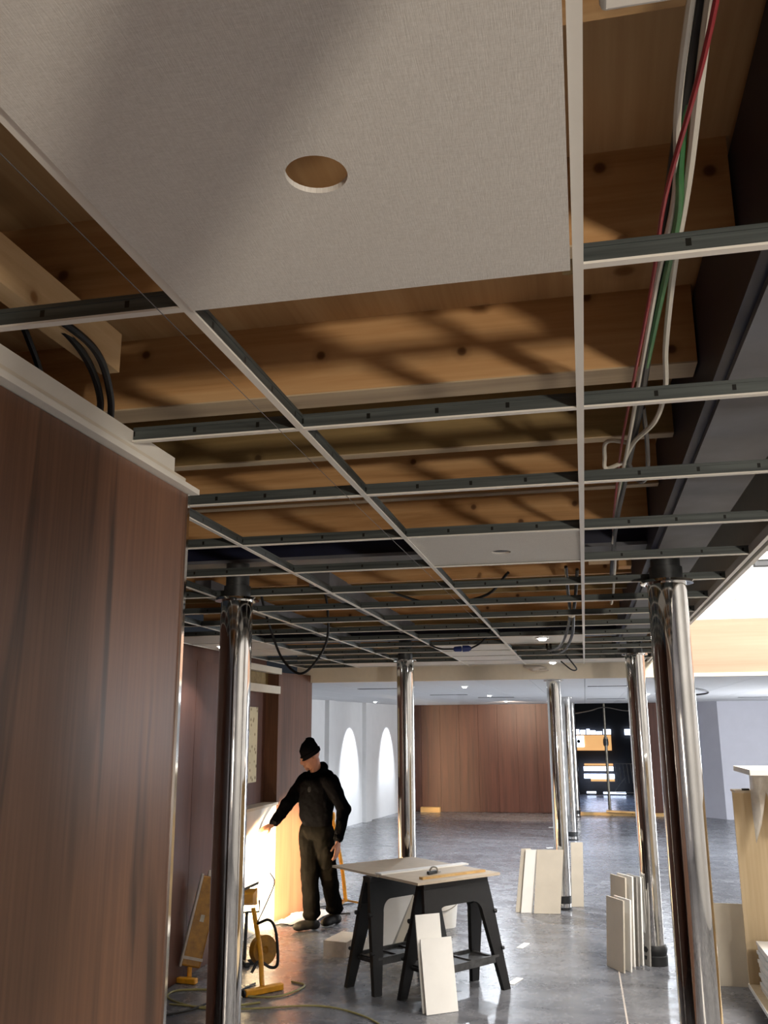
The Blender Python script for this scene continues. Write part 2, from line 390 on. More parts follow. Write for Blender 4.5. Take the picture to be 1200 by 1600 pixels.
# far walnut wall with doorway
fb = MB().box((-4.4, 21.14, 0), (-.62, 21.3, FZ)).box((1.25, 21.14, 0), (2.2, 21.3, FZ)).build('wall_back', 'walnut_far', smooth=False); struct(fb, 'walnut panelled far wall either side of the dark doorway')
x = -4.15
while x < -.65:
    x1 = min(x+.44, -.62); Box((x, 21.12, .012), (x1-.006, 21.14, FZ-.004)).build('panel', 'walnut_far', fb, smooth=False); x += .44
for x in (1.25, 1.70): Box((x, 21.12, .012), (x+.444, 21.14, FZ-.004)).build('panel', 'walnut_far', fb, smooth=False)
# grey wall at the far right, with a return
gr = MB().box((2.72, 20.3, 0), (6, 20.45, FZ)).box((2.1, 20.6, 0), (2.2, 21.2, FZ)).build('wall_far_right', 'grey_paint', smooth=False); struct(gr, 'pale lilac grey wall at the far right')
MB().prism([(2.2, 20.9, 0), (2.72, 20.3, 0), (2.74, 20.34, 0), (2.24, 20.94, 0)], (0, 0, FZ)).build('splay', 'grey_paint', gr, smooth=False)
b = Box((5.95, -6, 0), (6.1, 28, 5.1)).build('wall_right', 'white_paint', smooth=False); struct(b, 'white side wall beyond the frame on the right')
b = Box((-6.5, -6.1, 0), (6, -6, 5.1)).build('wall_front', 'grey_paint', smooth=False); struct(b, 'grey wall behind the photographer')

# bulkhead between the open grid and the finished far ceiling
bk = Box((-3.1, 9.72, FZ-.02), (1.08, 9.80, 2.9)).build('trim_2', 'cream', smooth=False); struct(bk, 'cream bulkhead where the open grid meets the finished far ceiling')
# finished far ceiling of tiles
fc = Box((-6.5, 9.80, FZ+.02), (6, 21.3, FZ+.06)).build('ceiling', 'board_edge', smooth=False); struct(fc, 'finished white tiled ceiling of the far room')
src = None
X0 = .026
for i in range(-9, 9):
    for j in range(9):
        x, y = X0+i*.6, 9.80+j*1.26
        if src is None:
            src = Box((.003, .003, 0), (.597, 1.257, .02)).build('ceiling_tile', 'far_tile', origin=(0, 0, 0), smooth=False)
            src.parent = fc; src.location = V((x, y, FZ))-ORG[fc.name]
        else: inst(src, V((x, y, FZ))-ORG[fc.name], fc)
for k, (x, y, l, wd) in enumerate([(.06, 12.1, .5, .09), (.06, 17.6, .7, .12), (-2.95, 11.9, .6, .12), (-1.8, 16.0, .62, .16), (2.75, 17.6, .7, .14), (-2.4, 14.5, .6, .1)]):
    Box((x, y, FZ-.004), (x+l, y+wd, FZ+.002)).build('slot_vent', 'dark_wall', fc, smooth=False)

# timber deck and joists above the open grid
dk = Box((-3.3, -3, 2.9), (.66, 9.72, 2.94)).build('ceiling_deck', 'deck', smooth=False); struct(dk, 'pale plywood deck above the exposed joists')
for k, y in enumerate([-1.4, -.8, -.22, .37, .95, 1.54, 2.12, 2.71, 3.30, 3.86, 4.75, 5.3, 5.9, 6.5, 7.1, 7.65, 8.75, 9.3]):
    th = .095 if k == 6 else .042; zb = 2.70 if k == 6 else 2.715
    m = 'pine_old' if k in (7, 12, 15) else 'pine'
    j = Box((-3.1, y, zb), (.31, y+th, 2.9)).build('joist', m, dk, smooth=False)
    if k in (5, 6, 7, 8): Box((-3.1, y-.001, zb-.004), (.31, y+th+.001, zb)).build('joist_underside', 'pine_edge', j, smooth=False)
# noggins and battens up in the void
for (a, b_, m) in [((-1.0, .2, 2.61), (-.955, 1.68, 2.70), 'batten'), ((.005, 1.62, 2.74), (.035, 1.70, 2.9), 'pine_old'),
                   ((-1.5, 4.9, 2.64), (-1.38, 7.6, 2.72), 'primer'), ((-2.2, 4.9, 2.62), (-2.1, 8.6, 2.70), 'primer'),
                   ((.06, 4.35, 2.62), (.16, 4.45, 2.9), 'batten'), ((.2, 4.4, 2.6), (.26, 4.5, 2.9), 'pine')]:
    Box(a, b_).build('batten', m, dk, smooth=False)

# right fascia of the open ceiling and its white edge channel
tr = MB().box((.648, -.5, GZ-.004), (.664, 9.72, GZ+.03)).build('trim_3', 'white_metal', smooth=False); struct(tr, 'white double edge channel along the atrium side of the grid')
Box((.664, -.5, GZ+.012), (.684, 9.72, GZ+.02)).build('groove', 'duct_grey', tr, smooth=False)
Box((.684, -.5, GZ-.002), (.704, 9.72, GZ+.04)).build('outer_lip', 'white_metal', tr, smooth=False)
fa = Box((.705, -.5, GZ+.04), (.73, 9.72, 3.3)).build('wall_fascia', 'cream', smooth=False); struct(fa, 'cream fascia facing the atrium above the edge channel')

# atrium: plywood slab edge, white upper walls, roof
pe = Box((1.08, 9.72, FZ+.015), (5.95, 9.80, 2.915)).build('wall_atrium_band', 'ply_peach', smooth=False); struct(pe, 'pale plywood band across the atrium above the far ceiling')
Box((1.08, 9.70, FZ-.02), (5.95, 9.82, FZ+.015)).build('white_bead', 'white_metal', pe, smooth=False)
b = Box((.2, 9.8, 2.86), (5.95, 13.0, 2.9)).build('floor_upper', 'white_paint', smooth=False); struct(b, 'white ledge behind the plywood band')
b = Box((-.5, 12.6, 2.9), (5.95, 12.75, 5.1)).build('wall_atrium', 'white_paint', smooth=False); struct(b, 'brightly lit white upper wall of the atrium')
b = Box((.73, -6, 5.1), (6, 12.75, 5.2)).build('ceiling_atrium', 'white_paint', smooth=False); struct(b, 'white atrium roof')
b = Box((-3.3, -6, 2.94), (.73, -3, 3.0)).build('ceiling_behind', 'white_paint', smooth=False); struct(b, 'white ceiling behind the photographer')

# ================================================================== CEILING GRID
grid = thing('ceiling_grid', (0, 4.8, GZ), 'open suspended ceiling grid of white faced metal tees', None, None, 'structure')
go = ORG[grid.name]
def tee_mesh(name, L, axis):
    """inverted T: web along local X"""
    mb = MB()
    web = MB().box((0, -.0015, .002), (L, .0015, .031)).box((0, -.0035, .026), (L, .0035, .033))
    return web
def tee(name, L, y=None):
    o = tee_mesh(name, L, 0).build(name, 'tee_web', origin=(0, 0, 0), smooth=False)
    f = Box((0, -.0075, -.002), (L, .0075, .002)).build('flange', 'white_metal', origin=(0, 0, 0), smooth=False); f.parent = o
    return o, f
RUN = [X0, X0-.6, X0-1.2, X0-1.8, X0-2.4, X0-3.0]
m0, f0_ = tee('main_runner', 9.72+.2)
first = True
for k, x in enumerate(RUN):
    ys = -.2 if k < 2 else (2.2 if k < 5 else 2.2)
    if k >= 2:
        if k == 2: m1, f1_ = tee('main_runner', 7.52); a, bq = m1, f1_
        else: a = m1.copy(); COL.objects.link(a); bq = f1_.copy(); COL.objects.link(bq); bq.parent = a
    elif k == 0: a, bq = m0, f0_
    else: a = m0.copy(); COL.objects.link(a); bq = f0_.copy(); COL.objects.link(bq); bq.parent = a
    a.parent = grid; a.location = V((x, ys, GZ))-go; a.rotation_euler = (0, 0, R(90))
c0, cf0 = tee('cross_tee', .597); c1, cf1 = tee('cross_tee', .622)
used = set()
def cross(src, fsrc, loc):
    if src.name not in used: used.add(src.name); a = src
    else:
        a = src.copy(); COL.objects.link(a); q = fsrc.copy(); COL.objects.link(q); q.parent = a
    a.parent = grid; a.location = V(loc)-go
for j in range(1, 17):
    y = .6*j
    cross(c1, cf1, (X0+.002, y, GZ))
    for k in range(5):
        if k >= 2 and y < 2.3: continue
        if k == 1 and y < 2.3: continue
        if k == 0 and j <= 2: continue
        cross(c0, cf0, (X0-.6*(k+1)+.0015, y, GZ))
# short tees that meet the foreground walnut wall
for y in (1.2, 1.8):
    a, q = tee('cross_tee', .40); a.parent = grid; a.location = V((X0-.6-.402, y, GZ))-go

# tiles already dropped into the open grid
def tile(x, y, label, hole=None, lx=.592, ly=.592, dz=0, th=.016):
    bm = bmesh.new(); z = GZ+.004+dz
    a, b_ = (x+.004, y+.004), (x+.004+lx, y+.004+ly)
    if hole:
        n = 32; cx, cy, r = hole
        outer = []
        for i in range(n):
            t = 2*math.pi*(i+.5)/n; c, s_ = math.cos(t), math.sin(t); k = min((lx/2)/abs(c), (ly/2)/abs(s_))
            outer.append(((a[0]+b_[0])/2+c*k, (a[1]+b_[1])/2+s_*k))
        cor = [(a[0], a[1]), (b_[0], a[1]), (b_[0], b_[1]), (a[0], b_[1])]
        for c in cor:
            i = min(range(n), key=lambda q: (outer[q][0]-c[0])**2+(outer[q][1]-c[1])**2); outer[i] = c
        inner = [(cx+r*math.cos(2*math.pi*(i+.5)/n), cy+r*math.sin(2*math.pi*(i+.5)/n)) for i in range(n)]
        mb = MB()
        vs = [(p[0], p[1], z) for p in outer]+[(p[0], p[1], z) for p in inner]+[(p[0], p[1], z+th) for p in outer]+[(p[0], p[1], z+th) for p in inner]
        fs = []
        for i in range(n):
            k = (i+1) % n
            fs += [(i, k, n+k, n+i), (2*n+i, 3*n+i, 3*n+k, 2*n+k), (i, 2*n+i, 2*n+k, k), (n+i, n+k, 3*n+k, 3*n+i)]
        mb.add(vs, fs)
    else: mb = Box((a[0], a[1], z), (b_[0], b_[1], z+th))
    bm.free()
    o = mb.build('ceiling_tile', 'tile', smooth=False); return tag(o, label, 'ceiling tile', 'tiles dropped into the open grid')
C0, C1, C2, C3, C4 = X0-.6, X0-1.2, X0-1.8, X0-2.4, X0-3.0
tile(C0+.007, .48, 'big near ceiling tile with a round hole and a diagonal shadow', (X0-.3, .9, .037), .578, .715, -.010, .007)
tile(C0, 3.0, 'single white ceiling tile with a small round hole in mid grid', (X0-.3, 3.36, .036), th=.006)
tile(C0, 6.6, 'ceiling tile holding a lit downlight, before the hanging black cables')
tile(C0, 9.0, 'last ceiling tile before the bulkhead, holding a lit downlight')
tile(C1, 7.2, 'nearest of the white tiles beside the blue cable plug')
tile(C1, 7.8, 'second white tile behind the blue cable plug')
tile(C1, 8.4, 'third white tile behind the blue cable plug')
tile(C1, 9.0, 'white tile at the bulkhead, left of the last downlight tile')
tile(C2, 9.0, 'white tile at the bulkhead above the second row chrome column')
tile(C3, 9.0, 'white tile at the bulkhead above the worker')
tile(X0, 9.0, 'white tile at the bulkhead on the atrium side')
tile(C4, 6.0, 'nearer white soffit tile at the left walnut wall')
tile(C4, 6.6, 'white soffit tile with a downlight at the left walnut wall')
tile(C4, 7.2, 'white soffit tile over the near end of the niche')

# ================================================================== STEEL
def ibeam(label, a, b_, w_, h, side, wt=.06, wo=0):
    """bottom flange centre line from a to b_"""
    a, b_ = V(a), V(b_); d = (b_-a).normalized(); u = V((0, 0, 1)); t = thing('steel_beam', a, label, 'beam')
    MB().obox((a+b_)/2+u*.008, d, side, u, ((b_-a).length, w_, .016)).build('bottom_flange', 'primer', t, smooth=False)
    MB().obox((a+b_)/2+u*(h/2)+V(side)*wo, d, side, u, ((b_-a).length, wt, h-.03)).build('web', 'navy', t, smooth=False)
    MB().obox((a+b_)/2+u*(h-.008), d, side, u, ((b_-a).length, w_, .016)).build('top_flange', 'navy', t, smooth=False)
    return t
t = ibeam('dark blue steel beam running above the right hand columns', (.435, -2.5, 2.57), (.435, 9.6, 2.57), .19, .32, (1, 0, 0), .20, -.02)
ibeam('dark blue steel cross beam above the front pair of columns', (-3.09, 4.18, 2.64), (.35, 4.18, 2.64), .18, .255, (0, 1, 0))
ibeam('dark blue steel cross beam above the second pair of columns', (-3.09, 8.25, 2.64), (.35, 8.25, 2.64), .18, .255, (0, 1, 0))
b = Box((.56, 1.5, 2.72), (.62, 9.6, 2.88)).build('steel_channel', 'primer', smooth=False); tag(b, 'grey steel channel between the blue beam and the white edge channel', 'beam')

# ================================================================== COLUMNS
def column(x, y, ztop, label, tape=None, rr=.080, stub=True, zs=2.57):
    t = thing('chrome_column', (x, y, 0), label, 'column', 'polished chrome columns')
    MB().lathe([(rr, .0), (rr, ztop-.004)], (x, y, 0), 64).build('shaft', 'chrome', t)
    MB().lathe([(rr+.002, ztop-.014), (rr+.03, ztop-.012), (rr+.03, ztop), (rr-.01, ztop)], (x, y, 0), 48).build('flange', 'chrome', t)
    if stub:
        MB().lathe([(rr-.012, ztop), (rr-.012, ztop+.06), (rr-.02, ztop+.062), (rr-.02, zs)], (x, y, 0), 40).build('collar', 'duct_grey', t)
    if tape == 'band':
        MB().lathe([(rr+.0015, .06), (rr+.0015, .135)], (x, y, 0), 48, cap=False).build('tape_band', 'black_rubber', t)
        MB().lathe([(rr+.004, 0), (rr+.004, .022)], (x, y, 0), 48).build('base_ring', 'black_rubber', t)
    if tape == 'wrap':
        MB().lathe([(rr+.012, 0), (rr+.014, .07), (rr+.006, .075), (rr+.012, .10), (rr+.016, .12), (rr+.004, .15)], (x+.004, y, 0), 30).build('wrapping', 'black_rubber', t)
    return t
column(-1.631, 4.13, 2.468, 'chrome column in the left foreground in front of the yellow lamps', rr=.077, zs=2.64)
column(.385, 4.10, 2.472, 'largest chrome column in the right foreground beside the plywood counter', rr=.083)
column(-1.60, 8.30, 2.462, 'chrome column rising behind the sawhorse table', 'band', zs=2.64)
column(.45, 8.12, 2.462, 'chrome column with a crumpled black wrapping at its foot', 'wrap')
column(-.315, 10.28, FZ-.002, 'chrome column with a black tape band and boards leaning at its foot', 'band', .078, stub=False)
column(-.30, 16.3, FZ-.002, 'thin far chrome column just behind the taped one', 'band', .078, stub=False)
column(-.27, 20.4, FZ-.002, 'farthest chrome column at the edge of the dark doorway', 'band', .078, stub=False)
column(.365, -.125, 2.468, 'chrome column beside the photographer whose shadow crosses the near tile')

# ================================================================== DOWNLIGHTS
def downlight(x, y, z, label, tgt=None, power=25, ang=110, col=COOL, blend=.6):
    t = thing('downlight', (x, y, z), label, 'downlight', 'recessed downlights')
    MB().lathe([(.030, .002), (.030, -.004), (.048, -.006), (.050, .001)], (x, y, z), 28).build('bezel', 'white_metal', t)
    MB().lathe([(.030, -.004), (.029, -.012), (.022, -.019), (.001, -.022)], (x, y, z), 24, cap=False).build('lens', 'lamp_on', t)
    spot('downlight_beam', (x, y, z-.035), tgt or (x, y, 0), ang, power, col, blend, .03)
    return t
downlight(-.274, 6.80, GZ+.003, 'lit downlight in the tile beside the hanging black cables', power=45)
downlight(-.285, 9.40, GZ+.003, 'lit downlight in the tile just before the bulkhead', power=45)
downlight(-2.80, 6.80, GZ+.003, 'lit downlight in the soffit beside the left foreground column', power=30)
def wallpt(t, z): return P0+dv*t+nrm*.0+V((0, 0, z))
for t_, lab in ((.60, 'far left downlight washing the white wall, nearest the walnut pier'), (.865, 'second downlight washing the far white wall, next to the column')):
    p = P0+dv*t_+nrm*.55
    downlight(p.x, p.y, FZ, lab, wallpt(t_, 1.25), 420, 46, COOL, .6)
downlight(-1.47, 11.6, FZ, 'largest downlight of the row of three in the far ceiling', power=420, ang=160)
downlight(-1.50, 15.0, FZ, 'middle downlight of the row of three in the far ceiling', power=420, ang=160)
downlight(-1.51, 18.4, FZ, 'smallest downlight of the row of three, nearest the walnut wall', (-1.4, 20.9, .9), 420, 95, (1, .75, .55))
downlight(1.00, 15.2, FZ, 'downlight right of the wrapped column in the far ceiling', power=420, ang=160)

# ================================================================== CABLES OVERHEAD
def cable(name, pts, r, m, label, sub=8):
    return tag(MB().tube(pts, r, 7, sub).build(name, m), label, 'cable')
zc = 2.575
cable('cable', [(.150, .5, zc), (.147, .83, zc), (.150, 1.0, zc), (.164, 1.19, zc), (.158, 1.45, zc), (.155, 1.9, zc), (.150, 2.3, zc-.01), (.146, 2.9, zc), (.15, 3.7, zc)], .005, 'cable_white', 'white cable on the left of the overhead bundle')
cable('cable', [(.165, .5, zc+.01), (.166, .83, zc), (.178, 1.15, zc), (.182, 1.42, zc), (.198, 1.75, zc+.01), (.213, 1.95, zc), (.20, 2.08, zc-.03), (.165, 2.3, zc-.01), (.15, 2.5, zc)], .006, 'cable_white', 'white cable bending off the right of the overhead bundle')
cable('cable', [(.158, .5, zc+.02), (.157, .83, zc+.01), (.160, 1.2, zc+.015), (.160, 1.5, zc+.01), (.165, 2.0, zc), (.160, 2.6, zc), (.152, 3.4, zc), (.17, 4.6, zc+.02)], .009, 'cable_black', 'thick black cable in the middle of the overhead bundle')
cable('cable', [(.166, .5, zc-.01), (.168, .85, zc-.015), (.149, 1.17, zc-.01), (.150, 1.43, zc-.005), (.143, 1.89, zc), (.135, 2.4, zc), (.138, 3.06, zc), (.150, 3.6, zc+.03)], .0035, 'cable_red', 'thin red wire curving along the overhead bundle')
cable('cable', [(.160, .9, zc+.02), (.163, 1.1, zc), (.172, 1.25, zc-.005), (.168, 1.6, zc), (.160, 2.2, zc), (.152, 2.8, zc), (.15, 3.5, zc)], .006, 'cable_green', 'green earth wire in the overhead bundle')
cable('cable', [(.165, 2.35, zc), (.10, 2.38, zc+.02), (.095, 2.50, zc+.01), (.10, 2.54, zc-.01), (.155, 2.53, zc), (.152, 2.75, zc)], .006, 'cable_white', 'white cable making a square kink off the bundle')
cable('cable', [(.175, 2.1, zc+.01), (.195, 2.3, zc-.02), (.205, 2.5, zc-.05), (.19, 2.62, zc-.03), (.155, 2.5, zc)], .006, 'cable_grey', 'grey cable sagging loop right of the bundle')
cable('cable', [(.17, 4.0, zc), (.18, 4.6, zc-.03), (.185, 5.2, zc-.05), (.19, 5.6, zc+.02)], .006, 'cable_white', 'white cable end dangling beyond the front columns')
cable('cable', [(-1.02, 1.30, 2.66), (-.95, 1.42, 2.62), (-.935, 1.55, 2.60), (-.985, 1.70, 2.57), (-1.06, 1.84, 2.54), (-1.09, 1.90, 2.40)], .008, 'cable_black', 'outer black cable dropping behind the foreground walnut wall')
cable('cable', [(-1.04, 1.30, 2.67), (-.975, 1.42, 2.63), (-.965, 1.55, 2.60), (-1.01, 1.70, 2.57), (-1.08, 1.82, 2.54), (-1.11, 1.88, 2.40)], .008, 'cable_black', 'inner black cable dropping behind the foreground walnut wall')
cable('cable', [(-1.07, 1.42, 2.70), (-1.06, 1.50, 2.62), (-1.075, 1.58, 2.55), (-1.11, 1.62, 2.42)], .007, 'cable_black', 'short black cable end at the foreground wall top')
cable('cable', [(-1.95, 5.32, 2.705), (-1.95, 5.40, 2.6), (-1.93, 5.5, 2.45), (-1.86, 5.52, 2.28), (-1.74, 5.5, 2.185), (-1.64, 5.5, 2.25), (-1.56, 5.5, 2.40), (-1.54, 5.42, 2.6), (-1.54, 5.32, 2.705)], .008, 'cable_black', 'black cable loop hanging above the worker')
cable('cable', [(-.056, 5.0, 2.71), (-.055, 5.2, 2.62), (-.052, 5.5, 2.515), (-.085, 6.0, 2.445), (-.15, 6.6, 2.405), (-.235, 7.2, 2.435), (-.27, 7.6, 2.49), (-.28, 7.75, 2.65)], .010, 'cable_black', 'left of the two thick black cables hanging from the grid')
cable('cable', [(.005, 5.1, 2.71), (-.012, 5.3, 2.60), (-.031, 5.52, 2.51), (-.05, 6.0, 2.43), (-.115, 6.6, 2.385), (-.20, 7.2, 2.41), (-.24, 7.6, 2.475), (-.25, 7.75, 2.65)], .010, 'cable_black', 'right of the two thick black cables hanging from the grid')
MB().lathe([(.023, -.012), (.023, .012)], (-.042, 5.51, 2.512), 16, ax=(0, .5, -.2)).build('cable_tie', 'cable_white')
tag(bpy.data.objects['cable_tie'], 'white tie binding the two hanging black cables', 'cable tie')
cable('cable', [(-.2, 8.9, 2.6), (-.1, 9.0, 2.47), (-.05, 9.1, 2.40), (-.1, 9.2, 2.40), (-.2, 9.3, 2.49)], .007, 'cable_black', 'small black loop in front of the last downlight')
cable('cable', [(-1.35, 7.0, 2.60), (-1.22, 7.05, 2.52), (-1.1, 7.1, 2.46), (-.98, 7.1, 2.452)], .007, 'cable_black', 'black lead left of the blue plug')
cable('cable', [(-.84, 7.1, 2.455), (-.76, 7.05, 2.49), (-.68, 7.0, 2.56), (-.62, 6.9, 2.62)], .007, 'cable_black', 'black lead right of the blue plug')
pl = thing('cable_connector', (-.91, 7.1, 2.45), 'blue plug and socket hanging under the grid', 'connector')
MB().lathe([(.012, -.07), (.020, -.06), (.022, -.01), (.016, -.005)], (-.91, 7.1, 2.452), 16, ax=(1, 0, .03)).build('plug', 'blue_plug', pl)
MB().lathe([(.018, 0), (.026, .004), (.024, .05), (.012, .07)], (-.91, 7.1, 2.452), 16, ax=(1, 0, .03)).build('socket', 'blue_plug', pl)
cable('cable', [(-1.1, 4.9, 2.62), (-.8, 5.0, 2.53), (-.5, 4.9, 2.55), (-.35, 4.7, 2.64)], .008, 'cable_black', 'black cable slung in the void behind the small holed tile')
tag(MB().tube([(-.602, .2, 2.478), (-.606, 2.2, 2.47), (-.604, 5.5, 2.478)], .0008, 5).build('string_line', 'cable_grey'), 'thin taut string line strung under the left main runner', 'string')
jb = thing('junction_box', (.10, .66, 2.503), 'white junction box at the top of the overhead wires', 'junction box')
Box((.05, .58, 2.505), (.145, .745, 2.548)).build('body', 'white_metal', jb, bevel=.006)
MB().lathe([(.008, 0), (.008, .012)], (.10, .69, 2.4945), 12).build('knockout', 'cable_white', jb)

# ================================================================== SAWHORSES AND TABLE BOARDS
def sawhorse(c, ang, label):
    """plastic folding sawhorse, beam along local X, 0.66 long, height 0.78"""
    t = thing('sawhorse', c, label, 'sawhorse', 'black plastic sawhorses'); t.rotation_euler = (0, 0, ang)
    ORG[t.name] = V((0, 0, 0)); L, Hh = .66, .775
    MB().box((-L/2, -.045, Hh-.045), (L/2, .045, Hh)).build('top_beam', 'black_plastic', t, bevel=.006)
    for sy in (-1, 1):
        # one moulded side: beam apron with rounded arch joining two legs
        n = 8; pts = []
        zt, za = Hh-.03, Hh-.165
        out = [(-L/2, zt), (-L/2-.02, za-.02), (-L/2-.07, 0), (-L/2-.005, 0)]
        arch = []
        xi = L/2-.10
        for k in range(n+1):
            a = R(90*k/n); arch.append((-xi+.09-.09*math.cos(a), za-.10+.09*math.sin(a)+.01))
        half = out+arch
        poly = half+[(-x, z) for x, z in half[::-1]]
        def P(x, z, d):
            y = sy*(.035+(Hh-z)*.18)
            return (x, y+sy*d, z)
        left = half; mb = MB()
        # triangulated as three pieces: apron and two legs
        ap = [(-L/2, zt), (-L/2-.02, za-.02)]+arch[3:]+[(-x, z) for x, z in arch[3:][::-1]]+[(L/2+.02, za-.02), (L/2, zt)]
        a0 = [P(x, z, 0) for x, z in ap]; a1 = [P(x, z, -.028) for x, z in ap]; k = len(ap)
        mb.add(a0+a1, [tuple(range(k)), tuple(range(k, 2*k))[::-1]]+[(i, (i+1) % k, k+(i+1) % k, k+i) for i in range(k)])
        mb.build('apron', 'black_plastic', t, smooth=False)
        for sx in (-1, 1):
            lg = [(-L/2-.02, za-.02), (-L/2-.07, 0), (-L/2-.0, 0), arch[0], arch[1], arch[2], arch[3]]
            lg = [(x*(-sx), z) for x, z in lg]
            a0 = [P(x, z, 0) for x, z in lg]; a1 = [P(x, z, -.034) for x, z in lg]; k = len(lg)
            leg = MB().add(a0+a1, [tuple(range(k)), tuple(range(k, 2*k))[::-1]]+[(i, (i+1) % k, k+(i+1) % k, k+i) for i in range(k)]).build('leg', 'black_plastic', t, smooth=False)
            yk = sy*(.035+(Hh-.50)*.2)
            MB().lathe([(.016, 0), (.016, .03), (.011, .034)], (sx*(L/2+.012), yk-sy*.015, .52), 12, ax=(sx, 0, 0)).build('knob', 'black_rubber', leg)
            MB().lathe([(.013, 0), (.013, .024), (.009, .028)], (sx*(L/2+.035), yk-sy*.015+sy*.05, .27), 12, ax=(sx, 0, 0)).build('knob', 'black_rubber', leg)
    tr_ = MB().box((-L/2-.0, -.10, .20), (L/2, .10, .215)).box((-L/2, -.135, .185), (L/2, -.12, .235)).box((-L/2, .12, .185), (L/2, .135, .235))
    for x in (-.30, -.1, .1, .30): tr_.box((x-.012, -.12, .185), (x+.012, .12, .225))
    tr_.build('tray', 'tray_plastic', t, smooth=False)
    return t
A54 = math.atan2(.80, .60)
sawhorse((-1.455, 7.22, 0), A54, 'black sawhorse under the left end of the work table')
sawhorse((-1.01, 6.985, 0), A54, 'black sawhorse under the right end with white panels leaning on it')
# table boards
ux, uy = V((.745, -.667, 0)), V((.667, .745, 0)); B0 = V((-2.02, 7.33, .776))
def tb(name, u0, u1, v0, v1, z0_, z1, m, label, cat, skew=0):
    q = [B0+ux*u0+uy*v0, B0+ux*u1+uy*(v0+skew), B0+ux*u1+uy*(v1+skew), B0+ux*u0+uy*v1]
    return tag(MB().prism([p+V((0, 0, z0_)) for p in q], (0, 0, z1-z0_)).build(name, m, smooth=False), label, cat)
tb('table_board', 0, .62, .0, .80, 0, .016, 'mdf', 'larger beige sheet on the left of the sawhorse table', 'board')
tb('table_board', .622, 1.09, .01, .79, 0, .018, 'mdf', 'narrower beige sheet on the right of the sawhorse table', 'board')
tb('white_strip', .575, .655, .01, .86, .0185, .028, 'board_white', 'long white strip laid across the two table sheets', 'strip')
tb('wood_batten', .965, 1.005, .12, .72, .0185, .034, 'lumber', 'thin wooden batten near the right edge of the table', 'batten')
kn = thing('utility_knife', B0+ux*.84+uy*.34+V((0, 0, .018)), 'small grey hand tool lying on the table', 'tool')
kc = B0+ux*.84+uy*.34+V((0, 0, .03))
MB().obox(kc, uy+ux*-.2, ux, (0, 0, 1), (.10, .03, .022)).build('handle', 'duct_grey', kn, bevel=.004)
MB().obox(kc+(uy-ux*.2).normalized()*.07+V((0, 0, -.004)), uy+ux*-.2, ux, (0, 0, 1), (.05, .018, .004)).build('blade', 'steel_grey', kn)
MB().tube([kc+V((-.02, 0, .01)), kc+V((0, .01, .035)), kc+V((.03, .02, .03)), kc+V((.04, .02, .0))], .006, 6, 4).build('lever', 'steel_grey', kn)

# ================================================================== LEANING BOARDS
def lean(name, p, wdir, wid, length, lean_dir, off, th, m, label, group=None, cat='board', z=0.0, roll=0):
    """p bottom corner on the floor, width along wdir, top moved by off along lean_dir"""
    p = V((p[0], p[1], z)); wd = V((wdir[0], wdir[1], 0)).normalized(); ld = V((lean_dir[0], lean_dir[1], 0)).normalized()
    hgt = math.sqrt(max(.01, length**2-off**2)); upv = (ld*off+V((0, 0, hgt))); n = wd.cross(upv).normalized()
    if n.dot(ld) < 0: n = -n
    q = [p, p+wd*wid, p+wd*wid+upv, p+upv]
    o = MB().prism(q, n*th)
    zmin = min(v.z for v in o.v)
    for v in o.v: v.z += z+.0005-zmin
    return tag(o.build(name, m, smooth=False), label, cat, group)
WL = (.82, .57); LL = (-.57, .82)
lean('panel', (-1.155, 6.485), WL, .185, .60, LL, .105, .012, 'board_white', 'taller white panel leaning behind the other against the sawhorse', 'white panels on the sawhorse')
lean('panel', (-1.125, 6.455), WL, .235, .455, LL, .085, .012, 'board_white', 'shorter white panel leaning in front against the sawhorse', 'white panels on the sawhorse')
# boards by the column behind the table
for k, (px, py, wd_, ln, m, lab) in enumerate([(-1.95, 7.96, .24, .66, 'board_white', 'pale panel leaning behind the left sawhorse'),
        (-1.79, 8.05, .09, .70, 'board_edge', 'grey edged strip beside the pale panel behind the sawhorse'), (-1.73, 8.10, .09, .70, 'board_beige', 'beige strip leaning behind the sawhorses next to the column')]):
    lean('panel', (px, py), (.95, .3), wd_, ln, (.95, .32), .28, .014, m, lab, 'offcuts behind the sawhorses')
# boards around the taped column
G3 = 'boards at the taped column'
lean('panel', (-.80, 10.00), (.9, .25), .10, .62, (.75, .6), .10, .012, 'board_beige', 'leftmost beige board leaning at the taped column', G3)
lean('panel', (-.745, 9.985), (.95, .2), .12, .61, (.75, .6), .09, .014, 'board_white', 'narrow white board leaning at the taped column', G3)
lean('panel', (-.615, 9.965), (1, .12), .27, .615, (.55, .8), .10, .012, 'board_beige', 'wide beige board leaning in front at the taped column', G3)
lean('panel', (-.60, 10.02), (1, .12), .06, .60, (.6, .8), .10, .014, 'board_edge', 'dark edged board behind the wide beige one at the taped column', G3)
lean('panel', (-.24, 10.40), (.9, .25), .13, .64, (.4, .8), .05, .014, 'board_beige', 'beige board standing behind the taped column', G3)
